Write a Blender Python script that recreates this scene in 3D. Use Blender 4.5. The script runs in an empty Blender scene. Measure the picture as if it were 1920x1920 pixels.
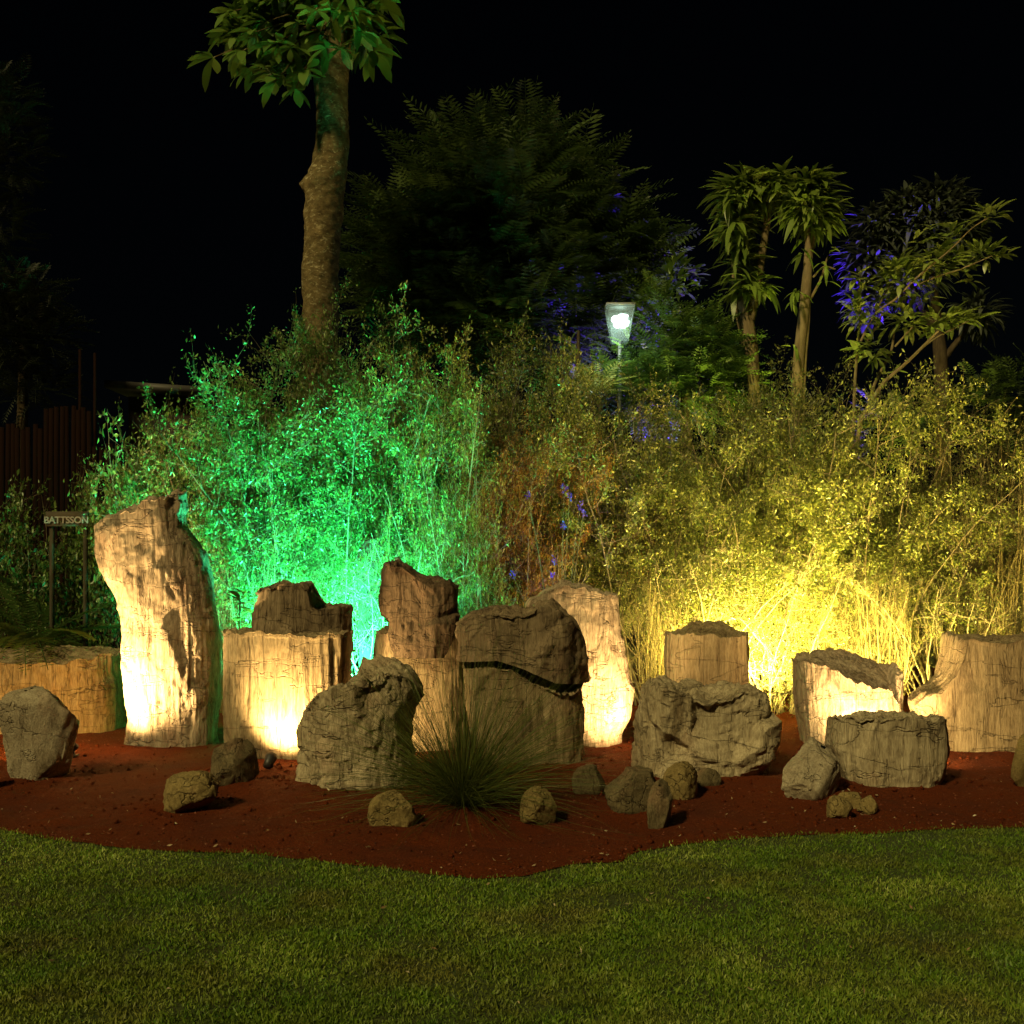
import bpy, math, random
import numpy as np
from mathutils import Vector, Matrix, Quaternion

# ------------------------------------------------------------------ camera, world, sun, exposure
scene = bpy.context.scene
col = scene.collection
F = 2059.0; HOR = 1050.0; CAMZ = 1.5          # focal length and horizon of the 1920 px frame
cam_d = bpy.data.cameras.new('camera'); cam = bpy.data.objects.new('camera', cam_d); col.objects.link(cam)
cam.location = (0, 0, CAMZ); cam.rotation_euler = (math.radians(90), 0, 0)
cam_d.sensor_width = 36; cam_d.lens = 36 * F / 1920; cam_d.shift_y = (HOR - 960) / 1920
cam_d.clip_end = 600; scene.camera = cam

SUN_EL, SUN_AZ = 38, 214                       # light from the front left (compass: from where it comes)
world = bpy.data.worlds.new('World'); scene.world = world; world.use_nodes = True
wn = world.node_tree; bg = wn.nodes['Background']
sky = wn.nodes.new('ShaderNodeTexSky'); sky.sky_type = 'NISHITA'; sky.sun_disc = False
sky.sun_elevation = math.radians(SUN_EL); sky.sun_rotation = math.radians(SUN_AZ)
wn.links.new(sky.outputs[0], bg.inputs[0]); bg.inputs[1].default_value = 0.00022
sd = bpy.data.lights.new('sun', 'SUN'); sun = bpy.data.objects.new('sun', sd); col.objects.link(sun)
sd.energy = 2.35; sd.angle = math.radians(6); sd.color = (1.0, 0.81, 0.34)
_d = Vector((math.sin(math.radians(SUN_AZ)) * math.cos(math.radians(SUN_EL)), math.cos(math.radians(SUN_AZ)) * math.cos(math.radians(SUN_EL)), math.sin(math.radians(SUN_EL))))
sun.rotation_euler = (-_d).to_track_quat('-Z', 'Y').to_euler()
scene.view_settings.view_transform = 'Standard'; scene.view_settings.look = 'None'
scene.view_settings.exposure = 0; scene.view_settings.gamma = 1
scene.view_settings.use_curve_mapping = False
scene.render.engine = 'CYCLES'
try:
    scene.cycles.use_denoising = True; scene.cycles.denoiser = 'OPENIMAGEDENOISE'
    scene.cycles.max_bounces = 6; scene.cycles.diffuse_bounces = 3; scene.cycles.transparent_max_bounces = 8
    scene.cycles.sample_clamp_indirect = 4; scene.cycles.use_light_tree = True
    scene.cycles.caustics_reflective = False; scene.cycles.caustics_refractive = False
except Exception: pass

R = np.random.default_rng(7); random.seed(7)
def P(px, py, Y): return Vector(((px - 960) / F * Y, Y, CAMZ - (py - HOR) / F * Y))
def gY(py): return CAMZ * F / (py - HOR)       # distance at which the ground shows at this height
def X(px, Y): return (px - 960) / F * Y
def Z(py, Y): return CAMZ - (py - HOR) / F * Y

# ------------------------------------------------------------------ numpy helpers
def _hash(ix, iy, iz, seed):
    h = (ix * 374761393 + iy * 668265263 + iz * 2147483647 + seed * 1442695041) & 0xffffffff
    h = ((h ^ (h >> 13)) * 1274126177) & 0xffffffff
    h = ((h ^ (h >> 16)) * 2246822519) & 0xffffffff
    return ((h ^ (h >> 15)) & 0xffffff) / float(0xffffff)
def vnoise(p, seed=0):
    p = np.asarray(p, float); i = np.floor(p).astype(np.int64); f = p - i; u = f * f * (3 - 2 * f)
    out = 0
    for a in (0, 1):
        for b in (0, 1):
            for c in (0, 1):
                w = (u[:, 0] if a else 1 - u[:, 0]) * (u[:, 1] if b else 1 - u[:, 1]) * (u[:, 2] if c else 1 - u[:, 2])
                out = out + w * _hash(i[:, 0] + a, i[:, 1] + b, i[:, 2] + c, seed)
    return out * 2 - 1
def fbm(p, scale=1.0, octv=4, seed=0, st=(1, 1, 1)):
    p = np.asarray(p, float) * scale * np.array(st); a = 1.0; s = 0; n = 0
    for o in range(octv):
        s = s + a * vnoise(p + 17.3 * o, seed + o); n += a; a *= 0.5; p = p * 2.03
    return s / n
def cells(p, scale, seed=0):
    """F1 and F2-F1 of a jittered cell pattern"""
    p = np.asarray(p, float) * scale; i = np.floor(p).astype(np.int64)
    f1 = np.full(len(p), 9.0); f2 = np.full(len(p), 9.0); idv = np.zeros(len(p)); fac = np.zeros(len(p))
    for a in (-1, 0, 1):
        for b in (-1, 0, 1):
            for c in (-1, 0, 1):
                j = i + np.array([a, b, c])
                q = j + np.stack([_hash(j[:, 0], j[:, 1], j[:, 2], seed + k) for k in range(3)], 1)
                d = np.linalg.norm(q - p, axis=1); hv = _hash(j[:, 0], j[:, 1], j[:, 2], seed + 9)
                tl = np.stack([_hash(j[:, 0], j[:, 1], j[:, 2], seed + 20 + k) - .5 for k in range(3)], 1)
                fc = ((p - q) * tl).sum(1)
                m = d < f1; f2 = np.where(m, f1, np.minimum(f2, d)); idv = np.where(m, hv, idv); fac = np.where(m, fc, fac); f1 = np.where(m, d, f1)
    return f1, f2 - f1, idv, fac

def mesh_np(name, V, faces, smooth=True, rnd=None):
    """faces: an (n,k) int array or a list of such arrays"""
    if not isinstance(faces, list): faces = [faces]
    faces = [f for f in faces if len(f)]
    me = bpy.data.meshes.new(name); V = np.asarray(V, np.float32)
    me.vertices.add(len(V)); me.vertices.foreach_set('co', V.ravel())
    loops = np.concatenate([f.ravel() for f in faces]).astype(np.int32)
    tot = np.concatenate([np.full(len(f), f.shape[1]) for f in faces]).astype(np.int32)
    st = np.concatenate([[0], np.cumsum(tot)[:-1]]).astype(np.int32)
    me.loops.add(len(loops)); me.loops.foreach_set('vertex_index', loops)
    me.polygons.add(len(tot)); me.polygons.foreach_set('loop_start', st); me.polygons.foreach_set('loop_total', tot)
    if smooth: me.polygons.foreach_set('use_smooth', np.ones(len(tot), bool))
    if rnd is not None:
        a = me.attributes.new('rnd', 'FLOAT', 'POINT'); a.data.foreach_set('value', np.asarray(rnd, np.float32))
    me.update(calc_edges=True); me.validate()
    return me

def obj(name, me, mat, parent=None, loc=None, **props):
    o = bpy.data.objects.new(name, me)
    col.objects.link(o)
    if me is not None and mat is not None and not me.materials: me.materials.append(mat)
    if parent is not None: o.parent = parent
    if loc is not None: o.location = loc
    for k, v in props.items():
        if v is not None: o[k] = v
    return o
def thing(name, label, cat, loc=(0, 0, 0), rz=0, group=None):
    o = bpy.data.objects.new(name, None); col.objects.link(o); o.location = loc; o.rotation_euler = (0, 0, rz)
    o.empty_display_size = .1
    o['label'] = label; o['category'] = cat
    if group: o['group'] = group
    return o

def norm(v): return v / (np.linalg.norm(v, axis=-1, keepdims=True) + 1e-9)
def grow(S, D, L, N, jit, up, rng):
    """paths (M,N,3) from starts S, directions D, lengths L"""
    pts = [S]; d = norm(D); p = S
    for k in range(N - 1):
        d = norm(d + rng.normal(0, jit, d.shape) + np.array([0, 0, 1.0]) * (up[:, None] if np.ndim(up) else up))
        p = p + d * (L / (N - 1))[:, None]; pts.append(p)
    return np.stack(pts, 1)
def tubes(paths, r0, r1, sides=3):
    M, N, _ = paths.shape
    T = norm(np.gradient(paths, axis=1))
    ref = np.where(np.abs(T[..., 2:3]) > .9, np.array([1.0, 0, 0]), np.array([0, 0, 1.0]))
    A = norm(np.cross(T, ref)); B = np.cross(T, A)
    t = np.linspace(0, 1, N)[None, :, None, None]
    r = (np.reshape(r0, (-1, 1, 1, 1)) * (1 - t) + np.reshape(r1, (-1, 1, 1, 1)) * t)
    an = np.arange(sides) / sides * 2 * math.pi
    V = paths[:, :, None, :] + r * (A[:, :, None, :] * np.cos(an)[None, None, :, None] + B[:, :, None, :] * np.sin(an)[None, None, :, None])
    base = (np.arange(M) * N * sides)[:, None, None]; i = np.arange(N - 1)[None, :, None] * sides; k = np.arange(sides)[None, None, :]
    k2 = (k + 1) % sides
    f = np.stack(np.broadcast_arrays(base + i + k, base + i + k2, base + i + sides + k2, base + i + sides + k), -1).reshape(-1, 4)
    return V.reshape(-1, 3), f
def pick(paths, n, t0, t1, rng, pw=1.0):
    M, N, _ = paths.shape
    m = np.minimum((M * rng.random(n) ** pw).astype(int), M - 1); t = rng.uniform(t0, t1, n) * (N - 1); i = np.minimum(t.astype(int), N - 2); f = (t - i)[:, None]
    return paths[m, i] * (1 - f) + paths[m, i + 1] * f, norm(paths[m, i + 1] - paths[m, i]), m, t / (N - 1)
def leaf_faces(pos, d, size, wid, rng, fold=.25):
    """each leaf is a folded diamond: 4 points, 2 triangles"""
    n = len(pos); d = norm(d); a = norm(np.cross(d, rng.normal(0, 1, (n, 3)))); b = np.cross(d, a)
    s = size[:, None]; w = (size * wid)[:, None]
    mid = pos + d * s * .5
    V = np.stack([pos, mid + a * w * .5 + b * w * fold, pos + d * s, mid - a * w * .5 + b * w * fold], 1)
    k = np.arange(n)[:, None] * 4
    f = np.concatenate([k + np.array([[0, 1, 2]]), k + np.array([[0, 2, 3]])], 0)
    return V.reshape(-1, 3), f, np.repeat(rng.random(n), 4)
def strips(paths, w0, rng, taper=True):
    """flat thin blades along paths"""
    M, N, _ = paths.shape; T = norm(np.gradient(paths, axis=1))
    A = norm(np.cross(T, rng.normal(0, 1, (M, 1, 3))))
    t = np.linspace(0, 1, N)[None, :, None]; w = np.reshape(w0, (-1, 1, 1)) * ((1 - t * .9) if taper else 1)
    V = np.stack([paths - A * w / 2, paths + A * w / 2], 2)
    base = (np.arange(M) * N * 2)[:, None]; i = np.arange(N - 1)[None, :] * 2
    f = np.stack([base + i, base + i + 1, base + i + 3, base + i + 2], -1).reshape(-1, 4)
    return V.reshape(-1, 3), f, np.repeat(rng.random(M), N * 2)

class MB:                                       # collects boxes and tubes of ONE part
    def __init__(s): s.V = []; s.Fs = []; s.n = 0
    def add(s, V, f): s.V.append(np.asarray(V, float)); s.Fs.append(np.asarray(f) + s.n); s.n += len(V); return s
    def box(s, c, h, M=None):
        v = np.array([[x, y, z] for x in (-1, 1) for y in (-1, 1) for z in (-1, 1)], float) * np.array(h)
        if M is not None: v = v @ np.array(M.to_3x3()).T
        return s.add(v + np.array(c), [[0, 1, 3, 2], [4, 6, 7, 5], [0, 4, 5, 1], [2, 3, 7, 6], [0, 2, 6, 4], [1, 5, 7, 3]])
    def lathe(s, prof, M=None, n=20):
        a = np.arange(n) / n * 2 * math.pi; V = []
        for r, z in prof: V.append(np.stack([r * np.cos(a), r * np.sin(a), np.full(n, z)], 1))
        V = np.concatenate(V); f = []
        for i in range(len(prof) - 1):
            for k in range(n): f.append([i * n + k, i * n + (k + 1) % n, (i + 1) * n + (k + 1) % n, (i + 1) * n + k])
        if M is not None: V = V @ np.array(M.to_3x3()).T + np.array(M.translation)
        return s.add(V, f)
    def mesh(s, name, smooth=False):
        me = mesh_np(name, np.concatenate(s.V), np.concatenate(s.Fs), smooth)
        return me

# ------------------------------------------------------------------ materials
def nodes(name):
    m = bpy.data.materials.new(name); m.use_nodes = True; nt = m.node_tree
    return m, nt, nt.nodes['Principled BSDF'], nt.nodes['Material Output']
def N(nt, t, **kw):
    n = nt.nodes.new(t)
    for k, v in kw.items():
        if hasattr(n, k) and not isinstance(v, tuple): setattr(n, k, v)
    return n
def ramp(nt, src, stops):
    r = nt.nodes.new('ShaderNodeValToRGB'); e = r.color_ramp.elements
    while len(e) < len(stops): e.new(.5)
    for k, (p, c) in enumerate(stops): e[k].position = p; e[k].color = (*c, 1)
    nt.links.new(src, r.inputs[0]); return r.outputs[0]
def noise(nt, scale, detail=5, rough=.6, st=(1, 1, 1), coord='Object', off=0, dist=0):
    tc = nt.nodes.new('ShaderNodeTexCoord'); mp = nt.nodes.new('ShaderNodeMapping'); mp.inputs['Scale'].default_value = st
    mp.inputs['Location'].default_value = (off, off * .7, off * 1.3)
    n = nt.nodes.new('ShaderNodeTexNoise'); n.inputs['Scale'].default_value = scale; n.inputs['Detail'].default_value = detail
    n.inputs['Roughness'].default_value = rough; n.inputs['Distortion'].default_value = dist
    nt.links.new(tc.outputs[coord], mp.inputs[0]); nt.links.new(mp.outputs[0], n.inputs['Vector']); return n.outputs[0]
def mix(nt, a, b, f, mode='MIX'):
    m = nt.nodes.new('ShaderNodeMix'); m.data_type = 'RGBA'; m.blend_type = mode
    for s, v in ((m.inputs[6], a), (m.inputs[7], b), (m.inputs[0], f)):
        if hasattr(v, 'links') or isinstance(v, bpy.types.NodeSocket): nt.links.new(v, s)
        else: s.default_value = (*v, 1) if isinstance(v, tuple) else v
    return m.outputs[2]
def bump(nt, b, h, strength, dist, prev=None):
    n = nt.nodes.new('ShaderNodeBump'); n.inputs['Strength'].default_value = strength; n.inputs['Distance'].default_value = dist
    nt.links.new(h, n.inputs['Height'])
    if prev is not None: nt.links.new(prev, n.inputs['Normal'])
    if b is not None: nt.links.new(n.outputs[0], b.inputs['Normal'])
    return n.outputs[0]

def stone_mat(name, lo, mid, hi, stain, grain=1.0, off=0, stain_at=.56, tex='wood'):
    m, nt, b, o = nodes(name)
    st = (1, 1, .10) if tex == 'wood' else (1, 1, .7)
    big = noise(nt, 1.6, 5, .6, (1, 1, .6), off=off)
    streak = noise(nt, 17, 7, .68, st, off=off + 3, dist=.3)
    c = ramp(nt, streak, [(.28, lo), (.5, mid), (.72, hi)])
    c2 = ramp(nt, big, [(.35, tuple(v * .72 for v in mid)), (.6, hi)])
    c = mix(nt, c, c2, .4)
    sn = noise(nt, 2.3, 8, .72, (1, 1, .55), off=off + 11, dist=.6)
    f = ramp(nt, sn, [(stain_at - .04, (0, 0, 0)), (stain_at + .09, (.85, .85, .85))])
    c = mix(nt, c, stain, f)
    pn = noise(nt, 2.8, 6, .6, (1, 1, .8), off=off + 31)           # pinkish and ochre mineral patches
    c = mix(nt, c, (.46, .26, .17), ramp(nt, pn, [(.56, (0, 0, 0)), (.72, (.35, .35, .35))]))
    fine = noise(nt, 90, 6, .75, (1, 1, .14 if tex == 'wood' else .9), off=off)
    c = mix(nt, c, ramp(nt, fine, [(.3, (.35, .31, .26)), (.62, (1, 1, 1))]), .85, 'MULTIPLY')
    # narrow dark splits along the grain and a few across it
    v1 = noise(nt, 9, 4, .6, (1, 1, .09), off=off + 5, dist=.5)
    crack = ramp(nt, v1, [(.485, (1, 1, 1)), (.5, (.15, .11, .08)), (.515, (1, 1, 1))])
    c = mix(nt, c, crack, .55 * grain, 'MULTIPLY')
    v2 = noise(nt, 3.0, 4, .55, (.45, .45, 1.9) if tex == 'wood' else (1, 1, 1.4), off=off + 15, dist=.3)
    crack2 = ramp(nt, v2, [(.492, (1, 1, 1)), (.5, (.12, .08, .05)), (.508, (1, 1, 1))])
    msk = ramp(nt, noise(nt, 1.9, 3, .5, off=off + 44), [(.50, (0, 0, 0)), (.66, (.75, .75, .75))])
    c = mix(nt, c, crack2, msk, 'MULTIPLY')
    nt.links.new(c, b.inputs['Base Color']); b.inputs['Roughness'].default_value = .86
    b.inputs['Specular IOR Level'].default_value = .25
    n1 = bump(nt, None, streak, .9 * grain, .02)
    n2 = bump(nt, None, fine, .7, .006, n1)
    n3 = bump(nt, None, crack, .5 * grain, .012, n2); bump(nt, b, crack2, .8, .015, n3)
    return m
wood1 = stone_mat('petrified_wood_pale', (.24, .17, .11), (.40, .31, .215), (.56, .47, .35), (.13, .085, .055), off=0, stain_at=.565)
wood2 = stone_mat('petrified_wood_ochre', (.18, .125, .065), (.33, .25, .14), (.45, .36, .22), (.11, .07, .04), off=7, stain_at=.57)
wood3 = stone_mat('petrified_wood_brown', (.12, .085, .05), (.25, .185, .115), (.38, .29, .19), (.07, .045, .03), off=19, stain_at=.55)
wood4 = stone_mat('petrified_wood_dark', (.07, .045, .028), (.15, .10, .062), (.27, .19, .125), (.045, .028, .017), off=23, stain_at=.55)
wood5 = stone_mat('petrified_wood_grey', (.26, .20, .12), (.45, .37, .24), (.62, .53, .37), (.15, .105, .055), off=29, stain_at=.57)
slab_dark = stone_mat('slab_dark', (.035, .03, .02), (.07, .06, .04), (.11, .10, .07), (.03, .02, .012), .5, 53, .6, 'rock')
rock_ochre = stone_mat('rock_ochre', (.16, .11, .04), (.25, .185, .07), (.34, .26, .11), (.16, .11, .05), .5, 37, .6, 'rock')
rock_grey = stone_mat('rock_grey', (.25, .20, .13), (.44, .37, .26), (.62, .55, .41), (.15, .11, .06), .7, 41, .56, 'rock')
rock_brown = stone_mat('rock_brown', (.07, .05, .025), (.14, .11, .055), (.22, .175, .10), (.08, .055, .03), .7, 47, .56, 'rock')

def leaf_mat(name, dark, mid, light, rough=.42, trans=.3, patches=None):
    m, nt, b, o = nodes(name)
    at = nt.nodes.new('ShaderNodeAttribute'); at.attribute_name = 'rnd'
    c = ramp(nt, at.outputs['Fac'], [(0, dark), (.55, mid), (1, light)])
    if patches:
        pn = noise(nt, 1.1, 3, .5, coord='Object')
        c = mix(nt, c, patches, ramp(nt, pn, [(.48, (0, 0, 0)), (.66, (.7, .7, .7))]))
    nt.links.new(c, b.inputs['Base Color']); b.inputs['Roughness'].default_value = rough
    b.inputs['Specular IOR Level'].default_value = .5
    t = nt.nodes.new('ShaderNodeBsdfTranslucent'); nt.links.new(c, t.inputs[0])
    ms = nt.nodes.new('ShaderNodeMixShader'); ms.inputs[0].default_value = trans
    nt.links.new(b.outputs[0], ms.inputs[1]); nt.links.new(t.outputs[0], ms.inputs[2]); nt.links.new(ms.outputs[0], o.inputs[0])
    return m
LF_green = leaf_mat('shrub_leaf_green', (.05, .10, .02), (.11, .19, .04), (.26, .36, .10), .35)
LF_yel = leaf_mat('shrub_leaf_yellow_green', (.06, .085, .015), (.14, .17, .03), (.34, .34, .09), .35)
LF_rust = leaf_mat('shrub_leaf_rust', (.13, .06, .012), (.27, .12, .018), (.34, .22, .04))
LF_mixed = leaf_mat('shrub_leaf_lime', (.12, .14, .025), (.24, .28, .05), (.38, .40, .11))
LF_dark = leaf_mat('tree_leaf_dark', (.03, .055, .012), (.06, .10, .022), (.11, .16, .04), .5)
LF_shaggy = leaf_mat('tree_leaf_grey_green', (.04, .05, .04), (.07, .085, .065), (.11, .125, .09), .5)
LF_big = leaf_mat('tree_leaf_broad', (.06, .12, .02), (.11, .20, .03), (.18, .27, .05), .4)
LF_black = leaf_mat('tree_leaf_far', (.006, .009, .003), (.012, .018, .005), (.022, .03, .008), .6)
LF_tuft = leaf_mat('tuft_blade', (.05, .075, .014), (.09, .12, .022), (.17, .19, .045), .45, .25)
LF_cycad = leaf_mat('cycad_leaf', (.025, .05, .01), (.045, .085, .015), (.09, .14, .03), .4)

def bark(name, a, b_, spots=None, scale=14, st=(1, 1, .25)):
    m, nt, b, o = nodes(name)
    n = noise(nt, scale, 7, .7, st)
    c = ramp(nt, n, [(.3, a), (.68, b_)])
    if spots:
        s = noise(nt, 15, 6, .72, (1, 1, 1.7), off=4, dist=.4)
        mk = ramp(nt, noise(nt, 2.6, 3, .5, off=9), [(.4, (.15, .15, .15)), (.62, (1, 1, 1))])
        c = mix(nt, c, mix(nt, c, spots, ramp(nt, s, [(.54, (0, 0, 0)), (.64, (.9, .9, .9))])), mk)
    nt.links.new(c, b.inputs['Base Color']); b.inputs['Roughness'].default_value = .95; b.inputs['Specular IOR Level'].default_value = .08
    bump(nt, b, n, .9, .02); return m
bark_stem = bark('stem_bark_pale', (.2, .16, .09), (.42, .36, .24), scale=30)
bark_twig = bark('twig_bark_grey_brown', (.10, .08, .045), (.24, .20, .13), scale=30)
bark_reed = bark('reed_bark', (.14, .11, .045), (.30, .25, .12), scale=30)
bark_dark = bark('trunk_bark_dark', (.035, .025, .015), (.10, .075, .045))
bark_big = bark('trunk_bark_lichen', (.05, .035, .015), (.19, .145, .07), (.50, .45, .28), scale=11, st=(1, 1, 1.6))
bark_pale = bark('trunk_bark_tan', (.13, .095, .045), (.32, .25, .14), scale=12, st=(1, 1, .3))

def plain(name, c, rough=.6, metal=0, em=None, es=0):
    m, nt, b, o = nodes(name)
    n = noise(nt, 25, 5, .6)
    nt.links.new(mix(nt, tuple(v * .75 for v in c), c, n), b.inputs['Base Color'])
    b.inputs['Roughness'].default_value = rough; b.inputs['Metallic'].default_value = metal
    if em: b.inputs['Emission Color'].default_value = (*em, 1); b.inputs['Emission Strength'].default_value = es
    return m
fence_wood = bark('fence_slat_wood', (.005, .002, .0015), (.016, .006, .0035), scale=8, st=(1, 1, .15))
sign_wood = bark('sign_wood', (.05, .042, .03), (.10, .085, .06), scale=10, st=(.3, 1, 1))
black_metal = plain('black_metal', (.025, .025, .025), .45)
paint_white = plain('sign_letter_white', (.3, .3, .28), .6)
roof_metal = plain('roof_sheet', (.06, .055, .05), .6)
hut_wall = plain('hut_wall', (.03, .018, .012), .8)
bulb_white = plain('lamp_glow', (.9, .9, .9), .4, 0, (.86, 1.0, .95), 14)
lens_w = plain('spotlight_lens_warm', (.8, .7, .5), .3, 0, (1, .78, .45), 6)
lens_g = plain('floodlight_lens_green', (.2, .8, .4), .3, 0, (.05, 1, .35), 6)
lens_y = plain('floodlight_lens_yellow', (.8, .7, .3), .3, 0, (1, .85, .25), 6)
lens_b = plain('floodlight_lens_blue', (.1, .1, .8), .3, 0, (.06, .02, 1), 6)
def frosted():
    m, nt, b, o = nodes('frosted_pane')
    b.inputs['Base Color'].default_value = (.30, .36, .33, 1); b.inputs['Roughness'].default_value = .5
    t = nt.nodes.new('ShaderNodeBsdfTranslucent'); t.inputs[0].default_value = (.5, .6, .56, 1)
    tr = nt.nodes.new('ShaderNodeBsdfTransparent'); tr.inputs[0].default_value = (.8, .88, .85, 1)
    m1 = nt.nodes.new('ShaderNodeMixShader'); m1.inputs[0].default_value = .12
    m2 = nt.nodes.new('ShaderNodeMixShader'); m2.inputs[0].default_value = .62
    nt.links.new(b.outputs[0], m1.inputs[1]); nt.links.new(t.outputs[0], m1.inputs[2])
    nt.links.new(m1.outputs[0], m2.inputs[1]); nt.links.new(tr.outputs[0], m2.inputs[2]); nt.links.new(m2.outputs[0], o.inputs[0])
    return m
pane_mat = frosted()

# ------------------------------------------------------------------ ground, lawn, bed
EDGE_PX = [(-500, 1525), (-200, 1540), (0, 1556), (120, 1578), (200, 1590), (330, 1600), (480, 1602), (560, 1615), (700, 1626), (800, 1640), (900, 1650), (980, 1645), (1090, 1622),
           (1165, 1618), (1190, 1598), (1290, 1582), (1400, 1574), (1480, 1567), (1640, 1564), (1760, 1558), (1920, 1552), (2150, 1540), (2450, 1530)]
EX = np.array([X(a, gY(b)) for a, b in EDGE_PX]); EY = np.array([gY(b) for a, b in EDGE_PX])
def edge(x): return np.interp(x, EX, EY)

m, nt, b, o = nodes('lawn_ground')
n1 = noise(nt, 3, 6, .7); n2 = noise(nt, 60, 5, .7)
c = ramp(nt, n2, [(.3, (.03, .045, .008)), (.7, (.08, .11, .02))])
nt.links.new(mix(nt, c, (.045, .032, .014), ramp(nt, n1, [(.5, (0, 0, 0)), (.7, (.8, .8, .8))])), b.inputs['Base Color'])
b.inputs['Roughness'].default_value = .95; bump(nt, b, n2, 1, .02)
ground_mat = m
g = [[-220, -60, 0], [220, -60, 0], [220, 380, 0], [-220, 380, 0]]
obj('ground', mesh_np('ground', g, np.array([[0, 1, 2, 3]]), False), ground_mat, kind='structure')

BANK = [(X(a, b_), b_, c_) for a, b_, c_ in ((325, 8.8, .55), (540, 8.3, .65), (675, 7.35, .55), (790, 8.65, .5), (985, 8.1, .6), (1100, 8.7, .45), (1325, 7.65, .65), (1590, 8.8, .6), (1660, 7.3, .55), (1850, 8.55, .9), (90, 9.5, .9), (72, 7.5, .4), (868, 6.5, .4), (1200, 6.6, .35), (350, 6.6, .3), (452, 7.1, .3), (1540, 6.95, .3))]
def bed_h(x, y):
    e = y - edge(x); p = np.stack([x, y, np.zeros_like(x)], 1)
    h = .006 + .018 * np.clip(e / .8, 0, 1) ** .7 + .03 * fbm(p, .9, 4, 3) * np.clip(e / .6, 0, 1) + .022 * fbm(p, 7, 5, 5) * np.clip(e / .15, 0.1, 1)
    # the soil heaps a little round the feet of the stones
    for (sx, sy, sr) in BANK: h = h + .028 * np.exp(-(((x - sx) ** 2 + ((y - sy) * 1.3) ** 2) / sr ** 2) ** 1.5)
    return np.maximum(h, .004)
nx, ny = 380, 200
xs = np.linspace(-7.5, 7.5, nx); t = np.linspace(0, 1, ny) ** 1.6
gx, gt = np.meshgrid(xs, t)
e0 = edge(gx) + .035 * fbm(np.stack([gx.ravel(), gx.ravel() * 0, gx.ravel() * 0], 1), 4, 4, 8).reshape(gx.shape)
gy = e0 + (15 - e0) * gt
h = bed_h(gx.ravel(), gy.ravel())
V = np.stack([gx.ravel(), gy.ravel(), h], 1)
i = np.arange(ny - 1)[:, None] * nx + np.arange(nx - 1)[None, :]
Fq = np.stack([i, i + 1, i + nx + 1, i + nx], -1).reshape(-1, 4)
m, nt, b, o = nodes('red_soil')
n1 = noise(nt, 2.2, 6, .65); n2 = noise(nt, 120, 6, .75); n3 = noise(nt, 28, 5, .7)
c = ramp(nt, n2, [(.3, (.06, .010, .002)), (.55, (.16, .030, .005)), (.78, (.27, .065, .012))])
c = mix(nt, c, (.09, .022, .011), ramp(nt, n1, [(.45, (0, 0, 0)), (.7, (.7, .7, .7))]))
nt.links.new(c, b.inputs['Base Color']); b.inputs['Roughness'].default_value = .95; b.inputs['Specular IOR Level'].default_value = .15
bump(nt, b, n2, 1, .012, bump(nt, None, n3, .8, .03)); soil_mat = m
obj('soil_bed', mesh_np('soil_bed', V, Fq), soil_mat, kind='structure', label='red brown soil bed with a curved edge against the lawn')

def lawn():
    rng = np.random.default_rng(11)
    n = 760000
    y = 2.6 + 5.4 * rng.random(n) ** 1.35; x = (rng.random(n) * 2 - 1) * (y * .5 + .5)
    p = np.stack([x, y, x * 0], 1)
    wob = .05 * fbm(p, 4, 4, 8) + .05 * fbm(p, 16, 3, 9) + rng.normal(0, .03, n)
    keep = y < edge(x) + wob
    clump = fbm(p, 5, 4, 21); keep &= (rng.random(n) < .62 + .6 * clump)
    p = p[keep][:330000]; n = len(p)
    cl = fbm(p, 2.2, 4, 31); cl2 = fbm(p, 14, 3, 33)
    d = rng.normal(0, .62, (n, 3)); d[:, 2] = np.abs(rng.normal(.75, .35, n)) + .15
    size = rng.uniform(.012, .026, n) * (1 + .5 * cl2)
    V, f, r = leaf_faces(p, d, size, .16 + .12 * rng.random(n), rng, .15)
    rr = np.clip(r * .72 + np.repeat(cl, 4) * .55 + .12, 0, 1)
    return mesh_np('grass', V, f, False, rr)
m, nt, b, o = nodes('lawn_blades')
at = nt.nodes.new('ShaderNodeAttribute'); at.attribute_name = 'rnd'
c = ramp(nt, at.outputs['Fac'], [(0, (.08, .17, .016)), (.4, (.15, .26, .022)), (.75, (.24, .33, .035)), (1, (.42, .50, .12))])
pn = noise(nt, 1.7, 4, .6, coord='Object')
c = mix(nt, c, (.20, .165, .04), ramp(nt, pn, [(.46, (0, 0, 0)), (.68, (.7, .7, .7))]))
pd = noise(nt, 5.5, 5, .65, coord='Object', off=3)
c = mix(nt, c, ramp(nt, pd, [(.36, (.45, .42, .36)), (.52, (1, 1, 1))]), .45, 'MULTIPLY')
nt.links.new(c, b.inputs['Base Color']); b.inputs['Roughness'].default_value = .5; b.inputs['Specular IOR Level'].default_value = .35
t_ = nt.nodes.new('ShaderNodeBsdfTranslucent'); nt.links.new(c, t_.inputs[0]); ms = nt.nodes.new('ShaderNodeMixShader'); ms.inputs[0].default_value = .25
nt.links.new(b.outputs[0], ms.inputs[1]); nt.links.new(t_.outputs[0], ms.inputs[2]); nt.links.new(ms.outputs[0], o.inputs[0])
obj('grass', lawn(), m, kind='stuff', label='short mown lawn with yellowish and worn patches in front of the red bed', category='grass')

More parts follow.
